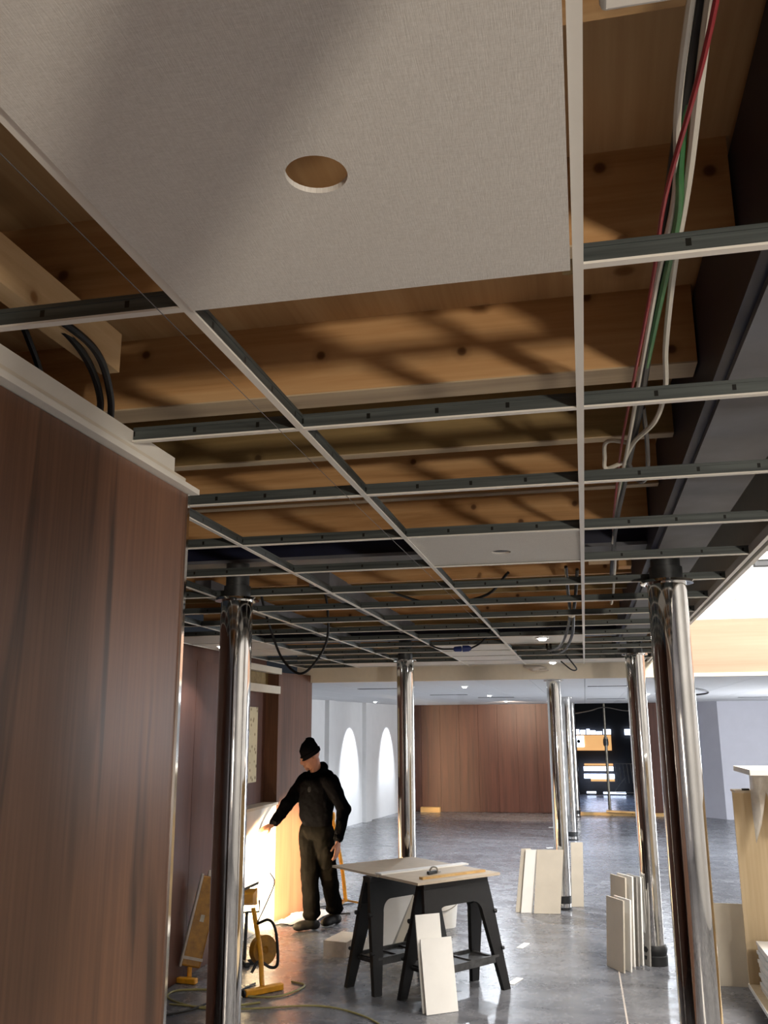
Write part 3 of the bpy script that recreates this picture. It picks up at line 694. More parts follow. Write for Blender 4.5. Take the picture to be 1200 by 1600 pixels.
# boards at the wrapped column
G4 = 'boards at the wrapped column'
WD4 = (.42, -.9)
for k, (x, y, wd_, ln, m, lab) in enumerate([
        (.105, 8.02, .40, .52, 'board_beige', 'shorter beige board in front at the wrapped column'),
        (.165, 8.05, .38, .52, 'board_white', 'white edged board behind the short beige one at the wrapped column'),
        (.150, 8.20, .36, .66, 'board_beige', 'tall beige board second in the stack at the wrapped column'),
        (.205, 8.20, .36, .67, 'board_white', 'tall white board in the middle of the stack at the wrapped column'),
        (.245, 8.22, .34, .66, 'board_edge', 'grey board in the stack at the wrapped column'),
        (.285, 8.24, .32, .66, 'board_white', 'white board next to the chrome at the wrapped column'),
        (.401, 8.112, .12, .62, 'board_edge', 'narrow grey strip touching the wrapped column')]):
    lean('panel', (x-.039, y-.022), (.5, -.87), wd_*.62, ln, (.87, .5), .03, .013, m, lab, G4)

# ================================================================== SMALL THINGS ON THE FLOOR
bx_ = thing('carton', (-2.12, 8.1, 0), 'long pale grey carton lying on the floor left of the sawhorses', 'box')
q = [V((-2.24, 7.87, 0)), V((-2.03, 7.83, 0)), V((-1.985, 8.2, 0)), V((-2.18, 8.24, 0))]
MB().prism(q, (0, 0, .115)).build('body', 'carton', bx_, smooth=False)
MB().prism([p+V((0, 0, .1152)) for p in q], (0, 0, .006)).build('lid', 'board_beige', bx_, smooth=False)
bu = thing('bucket', (-1.42, 9.2, 0), 'white plastic bucket with scraps seen under the table', 'bucket')
MB().lathe([(.11, 0), (.112, .004), (.14, .29), (.148, .292), (.148, .31), (.138, .312), (.132, .29), (.105, .02)], (-1.42, 9.2, 0), 32).build('body', 'board_white', bu)
MB().ball((-1.42, 9.2, .25), (.12, .12, .07)).build('contents', 'tray_plastic', bu)
MB().tube([(-1.56, 9.2, .27), (-1.54, 9.13, .20), (-1.42, 9.04, .16), (-1.30, 9.13, .20), (-1.28, 9.2, .27)], .004, 6, 6).build('handle', 'steel_grey', bu)
def scrap(x, y, l, wd_, a, label):
    c, s_ = math.cos(a), math.sin(a); mb = MB(); n = 5; vs = []
    for i in range(n):
        for j in (0, 1):
            u, vv = (i/(n-1)-.5)*l+(.004 if (i+j) % 2 else 0), (j-.5)*wd_
            vs.append((x+c*u-s_*vv, y+s_*u+c*vv, .0015+.003*abs(math.sin(i*1.7+x*9))))
    mb.add(vs+[(p[0], p[1], .0006) for p in vs], [(2*i, 2*i+2, 2*i+3, 2*i+1) for i in range(n-1)]+[(2*n+2*i, 2*n+2*i+1, 2*n+2*i+3, 2*n+2*i+2) for i in range(n-1)]+
           [(0, 1, 2*n+1, 2*n), (2*n-2, 4*n-2, 4*n-1, 2*n-1)]+[(2*i, 2*n+2*i, 2*n+2*i+2, 2*i+2) for i in range(n-1)]+[(2*i+1, 2*i+3, 2*n+2*i+3, 2*n+2*i+1) for i in range(n-1)])
    tag(mb.build('paper_scrap', 'paper', smooth=False), label, 'scrap', 'white scraps on the floor')
scrap(-.615, 7.40, .19, .055, R(72), 'nearest white tape scrap on the floor right of the sawhorse')
scrap(-.63, 8.55, .20, .055, R(75), 'white tape scrap on the floor before the taped column')
scrap(-1.20, 10.4, .12, .05, R(10), 'small white scrap left of the boards at the taped column')
scrap(-.65, 15.2, .10, .06, R(40), 'tiny white scrap on the far floor beside the taped column')
scrap(-.72, 18.2, .12, .06, R(0), 'tiny white scrap on the far floor near the walnut wall')
scrap(-.9, 12.6, .09, .05, R(70), 'tiny white scrap midway down the far floor')
scrap(-2.1, 11.9, .10, .05, R(20), 'white scrap on the floor behind the worker')
tag(MB().prism([(.16, 6.1, .0004), (.172, 6.1, .0004), (.152, 8.9, .0004), (.142, 8.9, .0004)], (0, 0, .0006)).build('chalk_line', 'carton', smooth=False), 'long faint chalk line on the floor before the wrapped column', 'chalk mark')
# timber offcuts at the far wall and threshold
tag(Box((-3.72, 20.92, 0), (-3.28, 21.08, .11)).build('timber_block', 'lumber', smooth=False, bevel=.004), 'short timber block at the foot of the far walnut wall', 'timber')
tag(MB().bar((-.55, 20.85, .03), (1.9, 20.80, .03), .12, .06).build('timber_length', 'lumber', smooth=False), 'long timber lying across the dark doorway threshold', 'timber')
tag(MB().bar((.35, 20.72, .10), (1.2, 20.66, .075), .18, .03).build('timber_length', 'lumber', smooth=False), 'short plank resting on the doorway timber', 'timber')
# white sheet on the floor behind the worker
def crumple(name, x0, x1, y0, y1, amp, m, label, cat, nx=14, ny=14, sk=0):
    mb = MB(); vs = []
    for j in range(ny+1):
        for i in range(nx+1):
            u, v_ = i/nx, j/ny; x = x0+(x1-x0)*u+sk*v_+.05*mnoise.noise(V((u*2, v_*5, 3))); y = y0+(y1-y0)*v_+.06*mnoise.noise(V((u*5, v_*2, 8)))
            vs.append((x, y, .004+amp*abs(mnoise.noise(V((x*6, y*6, 1.3))))))
    fs = [(j*(nx+1)+i, j*(nx+1)+i+1, (j+1)*(nx+1)+i+1, (j+1)*(nx+1)+i) for j in range(ny) for i in range(nx)]
    k = len(vs); mb.add(vs+[(p[0], p[1], max(.0008, p[2]-.0025)) for p in vs], fs+[tuple(k+q for q in f[::-1]) for f in fs])
    return tag(mb.build(name, m), label, cat)
crumple('dust_sheet', -3.06, -2.72, 8.95, 9.6, .06, 'paper', 'crumpled white sheet on the floor at the foot of the pier', 'sheet', sk=.1)

# ================================================================== YELLOW SITE LAMPS
la = thing('tube_work_light', (-3.0, 6.95, 0), 'yellow tube work light leaning against the walnut wall', 'work light')
b0, b1 = V((-3.02, 6.93, .10)), V((-2.93, 7.08, .72)); ax_ = (b1-b0).normalized(); sd = V((.86, .5, 0)); sd = (sd-ax_*sd.dot(ax_)).normalized(); fr = ax_.cross(sd)
MB().obox((b0+b1)/2, ax_, sd, fr, (.64, .15, .07)).build('housing', 'yellow_dirty', la, bevel=.012)
MB().obox((b0+b1)/2-sd*.075, ax_, sd, fr, (.66, .018, .085)).build('clear_cover', 'carton', la, bevel=.006)
MB().obox(b0+ax_*.06, ax_, sd, fr, (.02, .16, .082)).build('strap', 'carton', la)
MB().obox((b0+b1)/2+ax_*.02-fr*.037, ax_, sd, fr, (.05, .03, .006)).build('switch_plate', 'steel_grey', la)
MB().obox(b1+ax_*.02, ax_, sd, fr, (.05, .07, .05)).build('end_cap', 'carton', la, bevel=.006)
MB().tube([b0, b0+V((.01, -.02, -.08))], .018, 10).build('stem', 'yellow', la)
MB().bar((-3.16+.07, 6.88, .022), (-2.93, 6.86, .022), .05, .04).build('foot', 'yellow', la, bevel=.008)
MB().lathe([(.021, 0), (.021, .012)], (-3.095, 6.88, .022), 14, ax=(-1, 0, 0)).build('foot_cap', 'black_rubber', la)

lh = thing('halogen_floodlight', (-2.79, 7.49, 0), 'halogen floodlight behind the left column, shining along the white niche front', 'work light')
hc = V((-2.80, 7.53, .50)); hd = (V((-3.17, 8.45, .50))-hc).normalized(); hs = hd.cross(V((0, 0, 1))).normalized(); hu = hs.cross(hd)
mb = MB(); fr_ = [hc+hs*a*.085+hu*b*.065 for a, b in ((-1, -1), (1, -1), (1, 1), (-1, 1))]; bk_ = [hc-hd*.09+hs*a*.045+hu*b*.035 for a, b in ((-1, -1), (1, -1), (1, 1), (-1, 1))]
mb.add(fr_+bk_, [(4, 5, 6, 7), (0, 1, 5, 4), (1, 2, 6, 5), (2, 3, 7, 6), (3, 0, 4, 7)]); mb.build('housing', 'yellow', lh, smooth=False)
MB().obox(hc+hd*.006, hs, hu, hd, (.155, .115, .004)).build('glass', 'halogen', lh, smooth=False)
MB().tube([hc-hd*.04-hs*.10-hu*.02, hc-hd*.04-hs*.10-hu*.11, hc-hd*.04+hs*.10-hu*.11, hc-hd*.04+hs*.10-hu*.02], .009, 8).build('bracket', 'duct_grey', lh)
MB().tube([hc-hd*.04-hu*.11, (-2.79, 7.48, .03)], .014, 10).build('stem', 'duct_grey', lh)
MB().bar((-2.90, 7.42, .02), (-2.68, 7.54, .02), .04, .04).build('foot', 'duct_grey', lh, bevel=.006)
MB().bar((-2.85, 7.57, .02), (-2.73, 7.39, .02), .04, .036).build('foot', 'duct_grey', lh, bevel=.006)
MB().obox(hc-hd*.04+hu*.09+hs*.03, hs+hu*.4, hd, hu, (.13, .03, .02)).build('clip', 'duct_grey', lh)

lb = thing('lamp_reel_stand', (-2.45, 6.95, 0), 'yellow lamp stand with a round cable reel right of the left column', 'stand')
MB().tube([V((-2.58, 7.08, .50)), V((-2.47, 6.95, .24)), V((-2.40, 6.80, .10)), V((-2.375, 6.75, .04))], .019, 10, 4).build('stem', 'yellow', lb)
MB().lathe([(.02, -.02), (.03, -.03), (.105, -.03), (.105, .03), (.03, .03), (.02, .02)], (-2.475, 7.03, .22), 28, ax=(.75, -.55, .12)).build('cable_reel', 'yellow_dirty', lb)
MB().bar((-2.46, 6.62, .024), (-2.26, 6.86, .024), .05, .045).build('foot', 'yellow', lb, bevel=.008)
MB().lathe([(.023, 0), (.023, .012)], (-2.461, 6.619, .024), 14, ax=(-.64, -.77, 0)).build('foot_cap', 'black_rubber', lb)
MB().tube([(-2.53, 7.03, .40), (-2.42, 6.99, .44), (-2.36, 6.97, .38), (-2.33, 6.95, .22), (-2.33, 6.93, .14), (-2.38, 6.92, .13), (-2.46, 6.90, .17), (-2.50, 6.86, .10)], .011, 8, 6).build('lead', 'cable_black', lb)
MB().tube([(-2.53, 7.03, .40), (-2.47, 7.10, .56), (-2.44, 7.16, .68), (-2.50, 7.22, .74)], .005, 6, 6).build('thin_lead', 'cable_black', lb)

lc = thing('lamp_stand', (-2.55, 10.1, 0), 'slim yellow stand with splayed feet behind the worker', 'stand')
MB().tube([(-2.59, 9.95, .06), (-2.60, 9.80, .45), (-2.68, 9.72, .92)], .020, 10, 5).build('pole', 'yellow', lc)
MB().lathe([(.03, 0), (.034, .03), (.03, .07), (.02, .08)], (-2.68, 9.72, .90), 14).build('head', 'yellow', lc)
for a in (20, 140, 260):
    p = V((-2.59, 9.95, .07)); e = p+V((math.cos(R(a))*.26, math.sin(R(a))*.26, -.058)); MB().tube([p, e], .011, 8).build('foot', 'yellow_dirty', lc)
cable('cable', [(-2.55, 10.15, .008), (-2.7, 10.0, .008), (-2.85, 9.85, .01), (-2.8, 9.7, .01), (-2.62, 9.55, .008), (-2.45, 9.6, .008)], .007, 'cable_black', 'black lead on the floor around the yellow stand')
cable('floor_cord', [(-2.30, 6.50, .008), (-2.6, 6.30, .008), (-2.95, 6.45, .008), (-3.0, 6.65, .008), (-2.75, 6.72, .008), (-2.45, 6.62, .010), (-2.22, 6.66, .010), (-2.12, 6.95, .008), (-2.25, 7.05, .008)], .007, 'cord_yellow', 'pale yellow cord looped on the floor around the left column')
cable('floor_cord', [(-2.9, 6.34, .008), (-2.4, 6.33, .008), (-1.9, 6.50, .008), (-1.55, 6.36, .008), (-1.30, 6.08, .008), (-1.15, 5.8, .008)], .006, 'cord_yellow', 'pale yellow cord trailing across the floor toward the camera')
cable('floor_cord', [(-2.85, 6.08, .008), (-2.70, 6.25, .010), (-2.60, 6.5, .020), (-2.55, 6.75, .008), (-2.5, 6.95, .008)], .007, 'cable_black', 'black cord crossing the yellow loop on the floor')

# ================================================================== PLYWOOD COUNTER AT THE RIGHT
pc = thing('plywood_counter', (1.5, 6.6, 0), 'open plywood counter carcass with a white top at the right edge', 'counter')
Box((1.02, 7.22, .08), (2.4, 7.24, 1.385)).build('far_gable', 'ply', pc, smooth=False)
Box((1.02, 5.0, .08), (2.4, 7.22, .105)).build('bottom_shelf', 'ply', pc, smooth=False)
Box((2.38, 5.0, .105), (2.4, 7.22, 1.385)).build('back_panel', 'ply', pc, smooth=False)
Box((1.014, 5.0, .08), (1.02, 7.24, .106)).build('shelf_edge', 'board_white', pc, smooth=False)
Box((1.02, 7.10, 1.385), (2.4, 7.30, 1.40)).build('top_rail', 'mdf', pc, smooth=False)
Box((1.17, 7.05, 1.40), (2.4, 7.25, 1.53)).build('riser', 'ply', pc, smooth=False)
Box((1.055, 6.6, 1.53), (2.5, 7.30, 1.565)).build('white_top', 'board_white', pc, smooth=False)
for x in (1.1, 2.2): Box((x, 5.2, 0), (x+.06, 7.1, .08)).build('plinth', 'black_plastic', pc, smooth=False)
tag(Box((1.08, 7.15, 1.401), (1.13, 7.19, 1.412)).build('dark_clip', 'black_rubber', bevel=.002), 'small dark clip on the counter rail', 'clip')
def sheet():
    mb = MB(); n, m = 10, 8; vs = []
    for j in range(m+1):
        for i in range(n+1):
            u, v_ = i/n, j/m; lo = 1.53-(.12+.36*abs(math.cos(u*7+.2))*(1 if u < .35 else .55))
            vs.append((1.115+u*.5, 7.02-.02*v_+.015*math.sin(u*23+v_*4), 1.53+(lo-1.53)*v_))
    fs = [(j*(n+1)+i, j*(n+1)+i+1, (j+1)*(n+1)+i+1, (j+1)*(n+1)+i) for j in range(m) for i in range(n)]
    mb.add(vs, fs); o = mb.build('plastic_sheeting', 'sheeting', fixn=False)
    s_ = o.modifiers.new('s', 'SOLIDIFY'); s_.thickness = .002
    return tag(o, 'ragged translucent plastic hanging from the counter top', 'sheeting')
sheet()
ts0 = None
for k in range(11):
    z = .1062+k*.0285; dx = random.uniform(-.008, .012)
    o = Box((1.075+dx, 6.50, z), (1.075+dx+.58, 7.10, z+.019)).build('boxed_tile', 'board_white', smooth=False)
    nm = ['lowest', 'second lowest', 'third lowest', 'fourth lowest', 'fifth lowest', 'middle', 'fifth highest', 'fourth highest', 'third highest', 'second highest', 'topmost'][k]
    tag(o, nm+' white ceiling tile of the flat stack inside the plywood counter', 'ceiling tile', 'tiles stacked in the counter')
    if k < 10: Box((1.10, 6.52, z+.019), (1.64, 7.08, z+.0285)).build('dark_spacer', 'board_edge', o, smooth=False)
lean('panel', (.74, 7.56), (1, 0), .50, .56, (0, 1), .04, .016, 'board_beige', 'brown board standing on edge between the big column and the counter')

# ================================================================== ATRIUM FITTINGS
sp = thing('twin_spotlight', (1.86, 12.0, 3.0), 'white twin spotlight on a slim pole against the bright atrium wall', 'spotlight')
MB().tube([(1.84, 12.0, 2.9), (1.90, 12.0, 3.75)], .014, 8).build('pole', 'cream', sp)
MB().bar((1.74, 12.0, 3.40), (2.0, 12.0, 3.40), .02).build('crossbar', 'cream', sp)
for x in (1.77, 1.98): MB().lathe([(.03, -.06), (.05, .0), (.055, .06), (.045, .06)], (x, 11.97, 3.43), 18, ax=(0, -1, .2)).build('lamp_head', 'cream', sp)
MB().tube([(1.6, 12.2, 3.50), (2.7, 12.2, 3.53)], .008, 6).build('wire', 'cream', sp)
rb = thing('dark_rail', (2.4, 11.4, 3.6), 'dark roof rail with a pale edge high in the atrium', 'rail')
Box((2.10, 11.4, 3.72), (4.8, 11.5, 3.80)).build('rail', 'dark_wall', rb, bevel=.01)
Box((2.15, 11.38, 3.80), (4.8, 11.5, 3.83)).build('pale_edge', 'white_metal', rb, bevel=.004)
Box((2.2, 11.3, 3.93), (4.8, 11.6, 4.15)).build('hood', 'duct_grey', rb, bevel=.01)
cable('cable', [(1.25, 12.0, FZ-.0), (1.32, 12.2, FZ-.03), (1.55, 12.5, FZ-.06), (1.62, 12.9, FZ-.08), (1.5, 13.2, FZ-.09), (1.33, 13.2, FZ-.08)], .012, 'cable_black', 'black cable ring hanging from the far ceiling beside the big column')
bl = thing('plaster_blob', (-.48, 9.68, 2.44), 'torn grey strap hanging at the bulkhead edge', 'strap')
MB().tube([(-.60, 9.69, 2.475), (-.50, 9.66, 2.445), (-.42, 9.68, 2.46), (-.36, 9.69, 2.45)], [.01, .03, .022, .008], 7).build('knot', 'carton', bl)
MB().tube([(-.47, 9.67, 2.44), (-.40, 9.67, 2.425), (-.34, 9.68, 2.43)], .008, 6).build('tail', 'carton', bl)

# ================================================================== BEYOND THE DOORWAY
vb = Box((-2.5, 27.0, 0), (4, 27.1, 3.4)).build('wall_street', 'dark_wall', smooth=False); struct(vb, 'dark facade seen through the doorway')
b = MB().box((-2.5, 21.3, 0), (-2.4, 27, 3.4)).box((3.9, 21.3, 0), (4, 27, 3.4)).box((-2.5, 21.3, 3.0), (4, 27, 3.1)).build('wall_lobby', 'dark_wall', smooth=False); struct(b, 'dark lobby around the doorway')
fs_ = thing('shop_fascia', (.2, 26.9, 1.2), 'orange lit shop fascia with a white square seen through the doorway', 'shop sign')
Box((-.33, 26.90, 1.20), (.70, 26.96, 1.62)).build('orange_panel', 'shop_orange', fs_, smooth=False)
Box((-.33, 26.885, 1.30), (-.05, 26.90, 1.60)).build('white_square', 'shop_white', fs_, smooth=False)
MB().lathe([(.05, 0), (.05, .01)], (-.2, 26.883, 1.45), 16, ax=(0, -1, 0)).build('dot', 'dark_wall', fs_)
Box((-.42, 26.9, 1.25), (-.335, 26.95, 1.72)).build('blue_edge', 'shop_blue', fs_, smooth=False)
wn = thing('shop_window', (.2, 26.9, 1.64), 'bright strip window above the orange fascia', 'window')
for k, (x0, x1, z1) in enumerate([(-.28, -.17, 1.78), (-.14, .0, 1.76), (.03, .12, 1.79), (.14, .28, 1.75), (.30, .46, 1.72), (.50, .70, 1.78)]):
    Box((x0, 26.9, 1.64), (x1, 26.95, z1)).build('pane', 'shop_white', wn, smooth=False)
w3 = tag(Box((1.08, 26.9, 1.62), (1.3, 26.95, 1.78)).build('shop_window', 'shop_white', smooth=False), 'small bright window at the right of the doorway view', 'window')
sh = thing('lit_shelves', (.3, 26.6, .2), 'brightly lit white shelves low in the doorway view', 'shelves')
for z, x0, x1, h in ((.80, -.08, .70, .05), (.66, -.10, .70, .11), (.46, -.10, .72, .11), (.38, .08, .72, .06), (.06, -.05, .2, .04), (.05, .4, 1.0, .04)):
    Box((x0, 26.6, z), (x1, 26.8, z+h)).build('shelf', 'shop_white' if z not in (.80, .38) else 'shop_orange', sh, smooth=False)
rk = thing('wire_rack', (.95, 26.4, 0), 'pale wire rack beside the lit shelves beyond the doorway', 'rack')
for k in range(5): MB().tube([(.80+k*.10, 26.4, .35), (.76+k*.10, 26.4, .85)], .012, 6).build('rod', 'steel_grey', rk)
MB().tube([(.70, 26.4, .12), (1.0, 26.4, .50)], .012, 6).build('brace', 'steel_grey', rk)
MB().bar((.72, 26.4, .86), (1.3, 26.4, .86), .02).build('rail', 'steel_grey', rk)
MB().bar((.72, 26.4, .10), (1.3, 26.4, .10), .02).build('rail', 'steel_grey', rk)
pp = thing('steel_prop', (.44, 21.5, 0), 'adjustable steel prop standing in the dark doorway', 'prop')
MB().lathe([(.06, 0), (.06, .012), (.032, .014), (.032, 1.42), (.045, 1.42), (.045, 1.62), (.026, 1.62), (.022, 2.98)], (.44, 21.6, 0), 18).build('tube', 'steel_grey', pp)
MB().lathe([(.055, 1.44), (.06, 1.5), (.055, 1.58)], (.44, 21.6, 0), 18).build('collar', 'duct_grey', pp)
cable('cable', [(-.5, 21.5, 2.1), (.1, 21.52, 2.20), (.44, 21.53, 2.28), (.9, 21.52, 2.2), (1.2, 21.5, 2.22)], .012, 'cable_grey', 'grey cable swagged across the top of the doorway')
spot('lobby_blue_fill', (.5, 24.5, 2.9), (.5, 24.0, 0), 120, 500, (.45, .62, 1.0), .8, .3)  # unseen blue spot added to tint the lobby floor

# ================================================================== PERSON
def remesh(mb, name, mat, voxel, smooth_it, parent=None, origin=None):
    o = mb.build(name+'_tmp', mat, origin=(0, 0, 0), fixn=False)
    r = o.modifiers.new('r', 'REMESH'); r.mode = 'VOXEL'; r.voxel_size = voxel
    if smooth_it: s_ = o.modifiers.new('s', 'SMOOTH'); s_.iterations = smooth_it; s_.factor = .5
    dg = bpy.context.evaluated_depsgraph_get(); dg.update()
    me = bpy.data.meshes.new_from_object(o.evaluated_get(dg)); me.name = name
    old = o.data; bpy.data.objects.remove(o); bpy.data.meshes.remove(old)
    org = ORG[parent.name] if parent else V(origin)
    me.transform(Matrix.Translation(-org)); me.polygons.foreach_set('use_smooth', [True]*len(me.polygons))
    n = bpy.data.objects.new(name, me); COL.objects.link(n); ORG[n.name] = org
    if parent: n.parent = parent
    else: n.location = org
    return n
def cap(mb, p, r1, q, r2, k=5):
    p, q = V(p), V(q)
    d = (q-p).normalized(); pts = []; rs = []
    for i in range(4): a = R(90*(i+.35)/4.35); pts.append(p-d*r1*math.cos(a)); rs.append(r1*math.sin(a))
    for i in range(k+1): t = i/k; pts.append(p.lerp(q, t)); rs.append(r1+(r2-r1)*t)
    for i in range(4): a = R(90*(3-i+.35)/4.35); pts.append(q+d*r2*math.cos(a)); rs.append(r2*math.sin(a))
    mb.tube(pts, rs, 14)
PF = V((-.55, -.835, 0)).normalized(); PL_ = V((-PF.y, PF.x, 0))         # torso facing, person's left
HF = V((-.86, -.50, 0)).normalized()                                      # head turned further to the wall
def rotm(f, tilt=0):
    l = V((-f.y, f.x, 0)); m = Matrix((( l.x, -f.x, 0), (l.y, -f.y, 0), (0, 0, 1)))
    return m @ Matrix.Rotation(tilt, 3, 'X')
J = dict(neck=V((-2.575, 8.76, 1.43)), head=V((-2.635, 8.725, 1.585)), shR=V((-2.725, 8.855, 1.355)), shL=V((-2.405, 8.645, 1.355)),
         elR=V((-2.85, 8.69, 1.13)), wrR=V((-2.94, 8.56, .975)), elL=V((-2.285, 8.69, 1.10)), wrL=V((-2.315, 8.60, .835)),
         pel=V((-2.585, 8.80, .92)), hipR=V((-2.665, 8.84, .86)), hipL=V((-2.505, 8.76, .86)),
         knR=V((-2.645, 8.80, .47)), knL=V((-2.495, 8.92, .48)), anR=V((-2.625, 8.80, .085)), anL=V((-2.475, 9.08, .085)))
POR = V((-2.56, 8.86, 0))
hr = rotm(HF, R(24))
mb = MB()
mb.ball(J['head']+hr @ V((0, .012, .03)), (.076, .094, .092), 20, 14, hr)                # skull
mb.ball(J['head']+hr @ V((0, -.018, -.03)), (.060, .074, .088), 18, 12, hr)             # face and jaw
mb.ball(J['head']+hr @ V((0, -.074, -.095)), (.026, .022, .022), 10, 8, hr)             # chin
mb.ball(J['head']+hr @ V((0, -.100, -.022)), (.013, .020, .024), 10, 8, hr)             # nose
mb.ball(J['head']+hr @ V((0, -.086, .012)), (.050, .018, .012), 10, 8, hr)              # brow
mb.ball(J['head']+hr @ V((0, -.089, -.062)), (.024, .012, .007), 10, 6, hr)             # upper lip
mb.ball(J['head']+hr @ V((0, -.087, -.074)), (.020, .012, .007), 10, 6, hr)             # lower lip
for s in (-1, 1): mb.ball(J['head']+hr @ V((s*.076, .018, -.015)), (.011, .020, .033), 10, 8, hr)
cap(mb, J['neck']+V((0, 0, -.05)), .060, J['head']+hr @ V((0, .02, -.05)), .054)
for k in range(5):
    t = k/4; c = J['pel'].lerp(J['neck']+V((0, 0, -.10)), t); wd_ = .135+.035*math.sin(t*2.2); mb.ball(c, (wd_, .095, .10), 18, 10, rotm(PF))
for s in 'RL':
    cap(mb, J['sh'+s], .050, J['el'+s], .040); cap(mb, J['el'+s], .040, J['wr'+s], .027)
    cap(mb, J['neck']+V((0, 0, -.06)), .055, J['sh'+s], .055)
    cap(mb, J['hip'+s], .078, J['kn'+s], .052); cap(mb, J['kn'+s], .052, J['an'+s], .036)
def hand(mb, w_, d, palm_n, thumb_side, curl):
    """d wrist-to-knuckle direction, palm_n where the palm faces, fingers curl toward palm_n"""
    d = V(d).normalized(); pn = V(palm_n); pn = (pn-d*pn.dot(d)).normalized(); sd = d.cross(pn)
    if sd.dot(V(thumb_side)) < 0: sd = -sd
    for k in (-1, -.33, .33, 1): cap(mb, w_+sd*.014*k, .018, w_+d*.085+sd*.028*k, .0125, 3)
    for k, (o_, ln) in enumerate(((.030, .075), (.010, .085), (-.010, .078), (-.029, .062))):
        p = w_+d*.088+sd*o_; dd = d.copy()
        for seg in range(3):
            a = curl*(.5+.5*seg); dd2 = (dd*math.cos(a)+pn*math.sin(a)).normalized(); q = p+dd2*ln*(.46, .31, .23)[seg]
            cap(mb, p, .0095-.0009*seg, q, .0088-.0009*seg, 2); p, dd = q, dd2
    p = w_+d*.025+sd*.026; q = p+(d*.6+sd*.7+pn*.25).normalized()*.042; r_ = q+(d*.9+sd*.15+pn*.4).normalized()*.032
    cap(mb, p, .013, q, .011, 2); cap(mb, q, .0105, r_, .009, 2)
hand(mb, J['wrR']+V((-.012, -.005, -.014)), (-.62, -.25, -.32), (-.45, .2, -.85), (-.2, -.9, .3), R(24))
hand(mb, J['wrL']+V((0, -.003, -.02)), (-.10, -.05, -1), (-.8, .25, 0), (-.35, -.9, 0), R(16))
body = remesh(mb, 'person', 'skin', .0055, 2, origin=POR)
tag(body, 'worker in black beanie and dark jacket reaching toward the lit niche', 'person')
# beanie
mb = MB()
hat = [(.001, .142), (.03, .139), (.055, .128), (.076, .105), (.088, .075), (.092, .045), (.094, .022), (.103, .018), (.105, -.004), (.102, -.020), (.094, -.024), (.09, -.01)]
c = J['head']+hr @ V((0, .010, .022)); vs = []; n = 28
for r_, h in hat:
    for i in range(n):
        a = 2*math.pi*i/n; wv = 1+.025*math.sin(a*5+h*40)
        vs.append(c+hr @ V((r_*.90*math.cos(a)*wv, r_*1.03*math.sin(a)*wv+.012*(h > .1), h+.012*math.sin(a))))
mb.add(vs, [(k*n+i, k*n+(i+1) % n, (k+1)*n+(i+1) % n, (k+1)*n+i) for k in range(len(hat)-1) for i in range(n)])
mb.build('beanie', 'knit', body)
for s in (-1, 1): MB().ball(J['head']+hr @ V((s*.029, -.084, -.004)), (.011, .008, .007), 10, 8, hr).build('eye', 'hair', body)
# jacket
mb = MB()
for k in range(20):
    t = k/19; cc = (J['pel']+V((0, 0, .03))).lerp(J['neck']+V((0, 0, -.10)), t)+PF*(-.01+.02*math.sin(t*3)); wd_ = .168+.045*math.sin(min(1, t*1.1)*2.3)
    mb.ball(cc, (wd_, .128+.012*math.sin(t*3), .105), 22, 12, rotm(PF))
for s in 'RL':
    cap(mb, J['neck']+V((0, .01, -.055)), .080, J['sh'+s]+V((0, 0, -.005)), .078)
    cap(mb, J['sh'+s], .080, J['el'+s], .064); cap(mb, J['el'+s], .064, J['wr'+s]+(J['el'+s]-J['wr'+s])*.06, .048)
    for t, a in ((.45, .012), (.8, .014)): mb.ball(J['sh'+s].lerp(J['el'+s], t), .066, 12, 8)
    mb.ball(J['el'+s], .070, 14, 10); mb.ball(J['el'+s].lerp(J['wr'+s], .45), .060, 12, 8)
for k in range(12):                                                       # stand-up collar with the hood bunched behind
    a = 2*math.pi*k/12; b_ = 2*math.pi*(k+1)/12; bk = lambda q: .5-.5*math.cos(q)
    p = J['neck']+PF*.066*math.cos(a)+PL_*.078*math.sin(a)+V((0, 0, -.025+.085*bk(a))); q = J['neck']+PF*.066*math.cos(b_)+PL_*.078*math.sin(b_)+V((0, 0, -.025+.085*bk(b_)))
    cap(mb, p, .026+.016*bk(a), q, .026+.016*bk(b_), 2)
cap(mb, J['neck']+PL_*.09-PF*.075+V((0, 0, -.03)), .058, J['neck']-PL_*.07-PF*.08+V((0, 0, -.03)), .058)
cap(mb, J['neck']+PL_*.03-PF*.10+V((0, 0, -.06)), .06, J['neck']-PF*.12+V((0, 0, -.15)), .05)
jk = remesh(mb, 'jacket', 'jacket', .008, 5, parent=body)
tag(jk, 'black hooded work jacket')
dt = jk.modifiers.new('folds', 'DISPLACE'); tx = bpy.data.textures.new('cloth_folds', 'CLOUDS'); tx.noise_scale = .12; tx.noise_depth = 2
dt.texture = tx; dt.strength = .028; dt.mid_level = .5
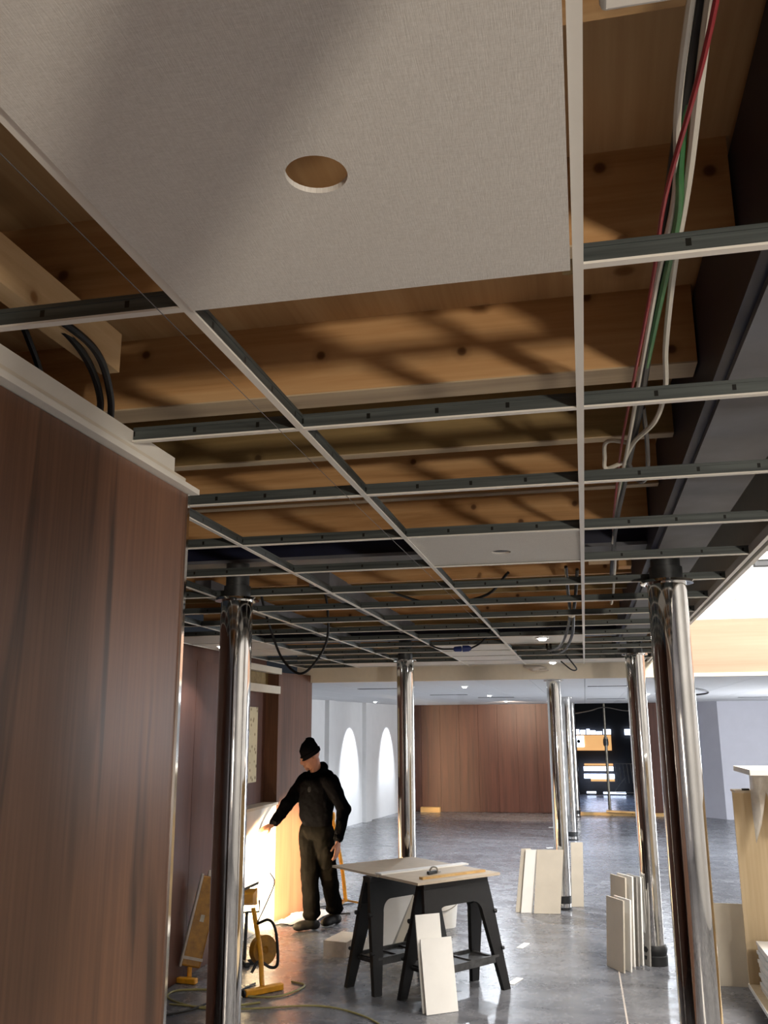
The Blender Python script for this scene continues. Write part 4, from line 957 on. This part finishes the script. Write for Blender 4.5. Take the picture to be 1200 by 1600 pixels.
ec = J['neck']+PL_*.085+PF*.165+V((0, 0, -.145))
MB().lathe([(.001, .004), (.020, .003), (.026, 0)], ec, 16, ax=PF+V((0, 0, .1))).build('emblem', 'emblem', body)
MB().lathe([(.0135, .005), (.019, .005), (.019, .001), (.0135, .001)], ec, 16, cap=False, ax=PF+V((0, 0, .1))).build('emblem_ring', 'emblem', body)
for s in 'RL':
    d = (J['wr'+s]-J['el'+s]).normalized(); MB().lathe([(.040, -.02), (.046, -.012), (.046, .014), (.040, .02)], J['wr'+s]-d*.02, 18, ax=d).build('cuff', 'jacket', body)
# trousers
mb = MB()
mb.ball(J['pel']+V((0, 0, -.02)), (.170, .128, .11), 20, 12, rotm(PF))
for s in 'RL':
    cap(mb, J['hip'+s]+V((0, 0, .02)), .108, J['kn'+s], .086); cap(mb, J['kn'+s], .086, J['an'+s]+V((0, 0, .07)), .080)
    mb.ball(J['kn'+s], .092, 14, 10); mb.ball(J['an'+s]+V((0, 0, .06)), (.088, .098, .05), 14, 10)
cap(mb, J['hipL']+PL_*.07+V((0, 0, -.16)), .05, J['hipL']+PL_*.05+V((0, 0, -.28)), .045)    # cargo pocket
tw = remesh(mb, 'trousers', 'trousers', .009, 5, parent=body); tag(tw, 'dark grey work trousers with cargo pocket')
dt = tw.modifiers.new('folds', 'DISPLACE'); dt.texture = tx; dt.strength = .030; dt.mid_level = .5
for s, td in (('R', V((-.80, -.60, 0))), ('L', V((-.45, -.89, 0)))):
    td = td.normalized(); a = J['an'+s]; mb = MB(); rm = rotm(td)
    cap(mb, a+V((0, 0, .06)), .050, a+V((0, 0, -.02)), .052); mb.ball(a+td*.06+V((0, 0, -.035)), (.047, .12, .045), 16, 10, rm)
    mb.ball(a+td*.12+V((0, 0, -.045)), (.050, .065, .038), 16, 10, rm); mb.ball(a-td*.03+V((0, 0, -.04)), (.045, .06, .045), 16, 10, rm)
    b = remesh(mb, 'boot', 'boot', .008, 3, parent=body)
    for v in b.data.vertices: v.co.z = max(v.co.z, .001)
